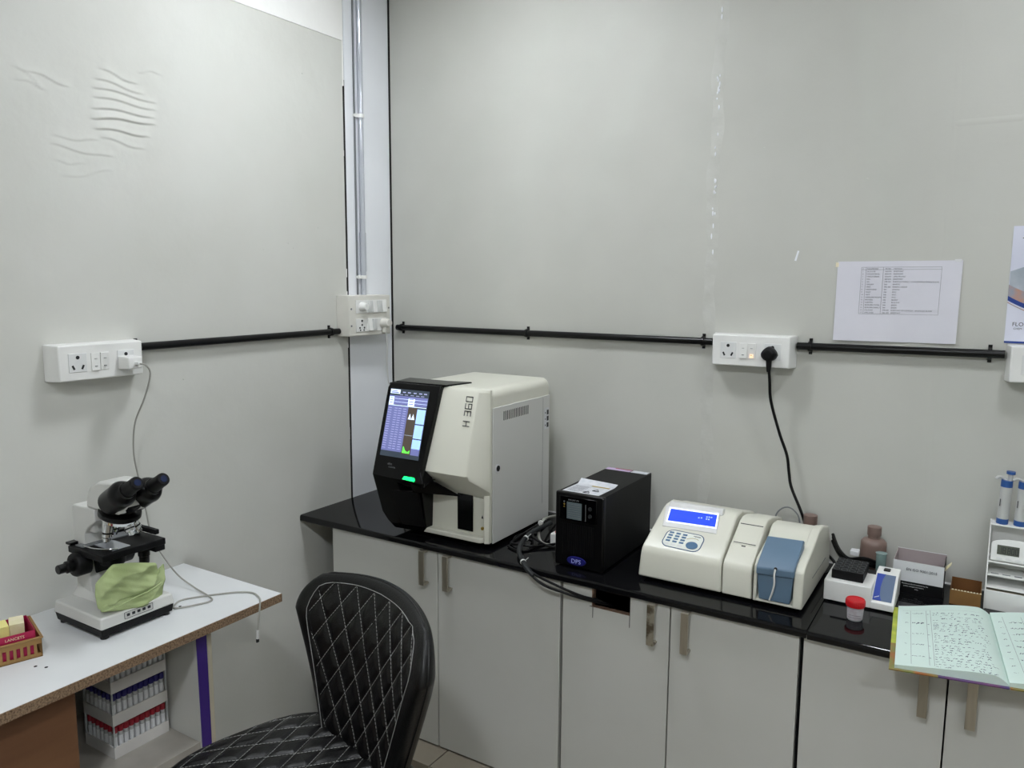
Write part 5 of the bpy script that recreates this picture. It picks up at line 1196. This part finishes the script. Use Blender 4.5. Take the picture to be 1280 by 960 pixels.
def UV(x, z): return uinv(x, (z+.10)/(HB+.10))
def z2v(z): return (z+.10)/(HB+.10)
b = MB()
def inside(x, z, lim=.80):
    u, v = UV(x, z); return   .05 < v < .95 and abs(u) < lim
for sgn in (1, -1):
    for k in range(-12, 13):
        run = []
        for i in range(400):
            z = -.1+i*(HB+.10)/400
            x = sgn*(z/.092+k)*.062
            if inside(x, z): run.append(zoff @ (back_pt(*UV(x, z), 1)+Vector((0, .0012, 0))))
            elif len(run) > 3: stitch_run(b, run[::3]+[run[-1]]); run = []
            else: run = []
        if len(run) > 3: stitch_run(b, run[::3]+[run[-1]])
# border seam
run = []
for i in range(121):
    a = i/120
    if a < .38: v = .05+a/.38*.86; u = -.815
    elif a > .62: v = .05+(1-a)/.38*.86; u = .815
    else:
        q = (a-.38)/.24; th = math.pi*(1-q); u = .815*math.copysign(abs(math.cos(th))**.55, math.cos(th)); v = .91+.05*abs(math.sin(th))**.55
    run.append(zoff @ (back_pt(u, v, 1)+Vector((0, .0016, 0))))
stitch_run(b, run, dash=.02, gap=.0006, r=.0008)
b.build('stitching', 'thread', bk, local=True, smooth=0)
# outer piping along the rim
piping = [zoff @ back_pt(-1, v/40, 1) for v in range(0, 39)]+[zoff @ back_pt(u/10, .998, 1) for u in range(-9, 10)]+[zoff @ back_pt(1, v/40, 1) for v in range(38, -1, -1)]
MB().tube([p+Vector((0, -.004, 0)) for p in piping], .0028, n=6, smooth=2).build('piping', 'leather', bk, local=True)
# seat
SW, SD = .262, .245
def seat_out(a, n=3.0):
    c, s_ = math.cos(a), math.sin(a); return math.copysign(abs(c)**(2/n), c), math.copysign(abs(s_)**(2/n), s_)
def seat_pt(r, a, side):
    ox, oy = seat_out(a); x = ox*SW*r; y = oy*SD*r+.0
    e = (1-r**6)**.5; z = ZS-.040
    if side > 0:
        d = diamond(x+.01, y, .058, .105) if r < .93 else .02
        z += .036*e+.012*(y/SD if y < 0 else -.5*(y/SD)**2)*-1*0 + .0045*(1-math.exp(-(d/.0075)**2))*min(1, (1-r)/.08)
        z += -.012*(1-r*r)
    else: z -= .036*e
    return Vector((x, y, z))
nr, na = 90, 240; b = MB()
rr_ = [math.sin(math.pi/2*k/nr) for k in range(nr+1)]
for side in (1, -1):
    vs = [seat_pt(max(1e-4, r), 2*math.pi*k/na, side) for r in rr_ for k in range(na)]
    b.add(vs, [(j*na+i, j*na+(i+1) % na, (j+1)*na+(i+1) % na, (j+1)*na+i) for j in range(nr) for i in range(na)])
se_ = b.build('seat', 'leather', t, local=True, smooth=70)
b = MB()
def seat_z(x, y):
    # invert superellipse radius
    r = ((abs(x)/SW)**3+(abs(y)/SD)**3)**(1/3)
    if r > .965: return None
    e = (1-r**6)**.5; return ZS-.040+.036*e-.012*(1-r*r)+.0014
for sgn in (1, -1):
    for k in range(-12, 13):
        run = []
        for i in range(401):
            y = -.25+i*.50/400; x = sgn*(y/.105+k)*.058-.01; z = seat_z(x, y)
            if z is not None and not (y < -.215): run.append(Vector((x, y, z)))
            elif len(run) > 3: stitch_run(b, run[::3]+[run[-1]]); run = []
            else: run = []
        if len(run) > 3: stitch_run(b, run[::3]+[run[-1]])
b.build('stitching', 'thread', se_, local=True, smooth=0)
MB().tube([Vector((seat_out(2*math.pi*k/72)[0]*SW*1.0, seat_out(2*math.pi*k/72)[1]*SD*1.0, ZS-.040)) for k in range(73)], .003, n=6, smooth=2).build('piping', 'leather', se_, local=True)
# bracket, gas lift, five star base
MB().box((-.11, -.11, ZS-.092), (.11, .11, ZS-.076)).build('seat_plate', 'blackm', t, local=True, bev=.004)
MB().box((-.03, -.225, ZS-.095), (.03, -.05, ZS-.082)).box((-.03, -.235, ZS-.095), (.03, -.222, ZS-.03)).build('back_bracket', 'blackm', t, local=True, bev=.003)
MB().turn([(.014, .30), (.014, ZS-.09)], (0, 0, 0)).build('piston', 'chrome', t, local=True)
MB().turn([(.028, .07), (.026, .34), (.022, .345)], (0, 0, 0)).build('gas_lift', 'blackm', t, local=True)
MB().tube([(.015, .02, ZS-.10), (.10, .05, ZS-.10), (.17, .07, ZS-.105)], .005).build('lever', 'chrome', t, local=True)
for k in range(5):
    a = 2*math.pi*k/5+.3; c, s_ = math.cos(a), math.sin(a)
    b = MB(); b.T = Matrix.Rotation(a, 4, 'Z'); b.hexa([(.02,-.022,.075),(.27,-.013,.058),(.27,.013,.058),(.02,.022,.075)], [(.02,-.020,.115),(.275,-.011,.076),(.275,.011,.076),(.02,.020,.115)])
    lg = b.build('base_leg', 'chrome', t, local=True, bev=.003)
    b = MB(); b.T = Matrix.Rotation(a, 4, 'Z') @ Matrix.Translation((.265, 0, .0262)) @ Matrix.Rotation(.7*k, 4, 'Z')
    for q in (-1, 1): b.cyl((0, q*.006, 0), (0, q*.022, 0), .025, n=20)
    b.box((-.02, -.005, .0), (.012, .005, .034)); b.build('caster', 'black', lg, local=True)
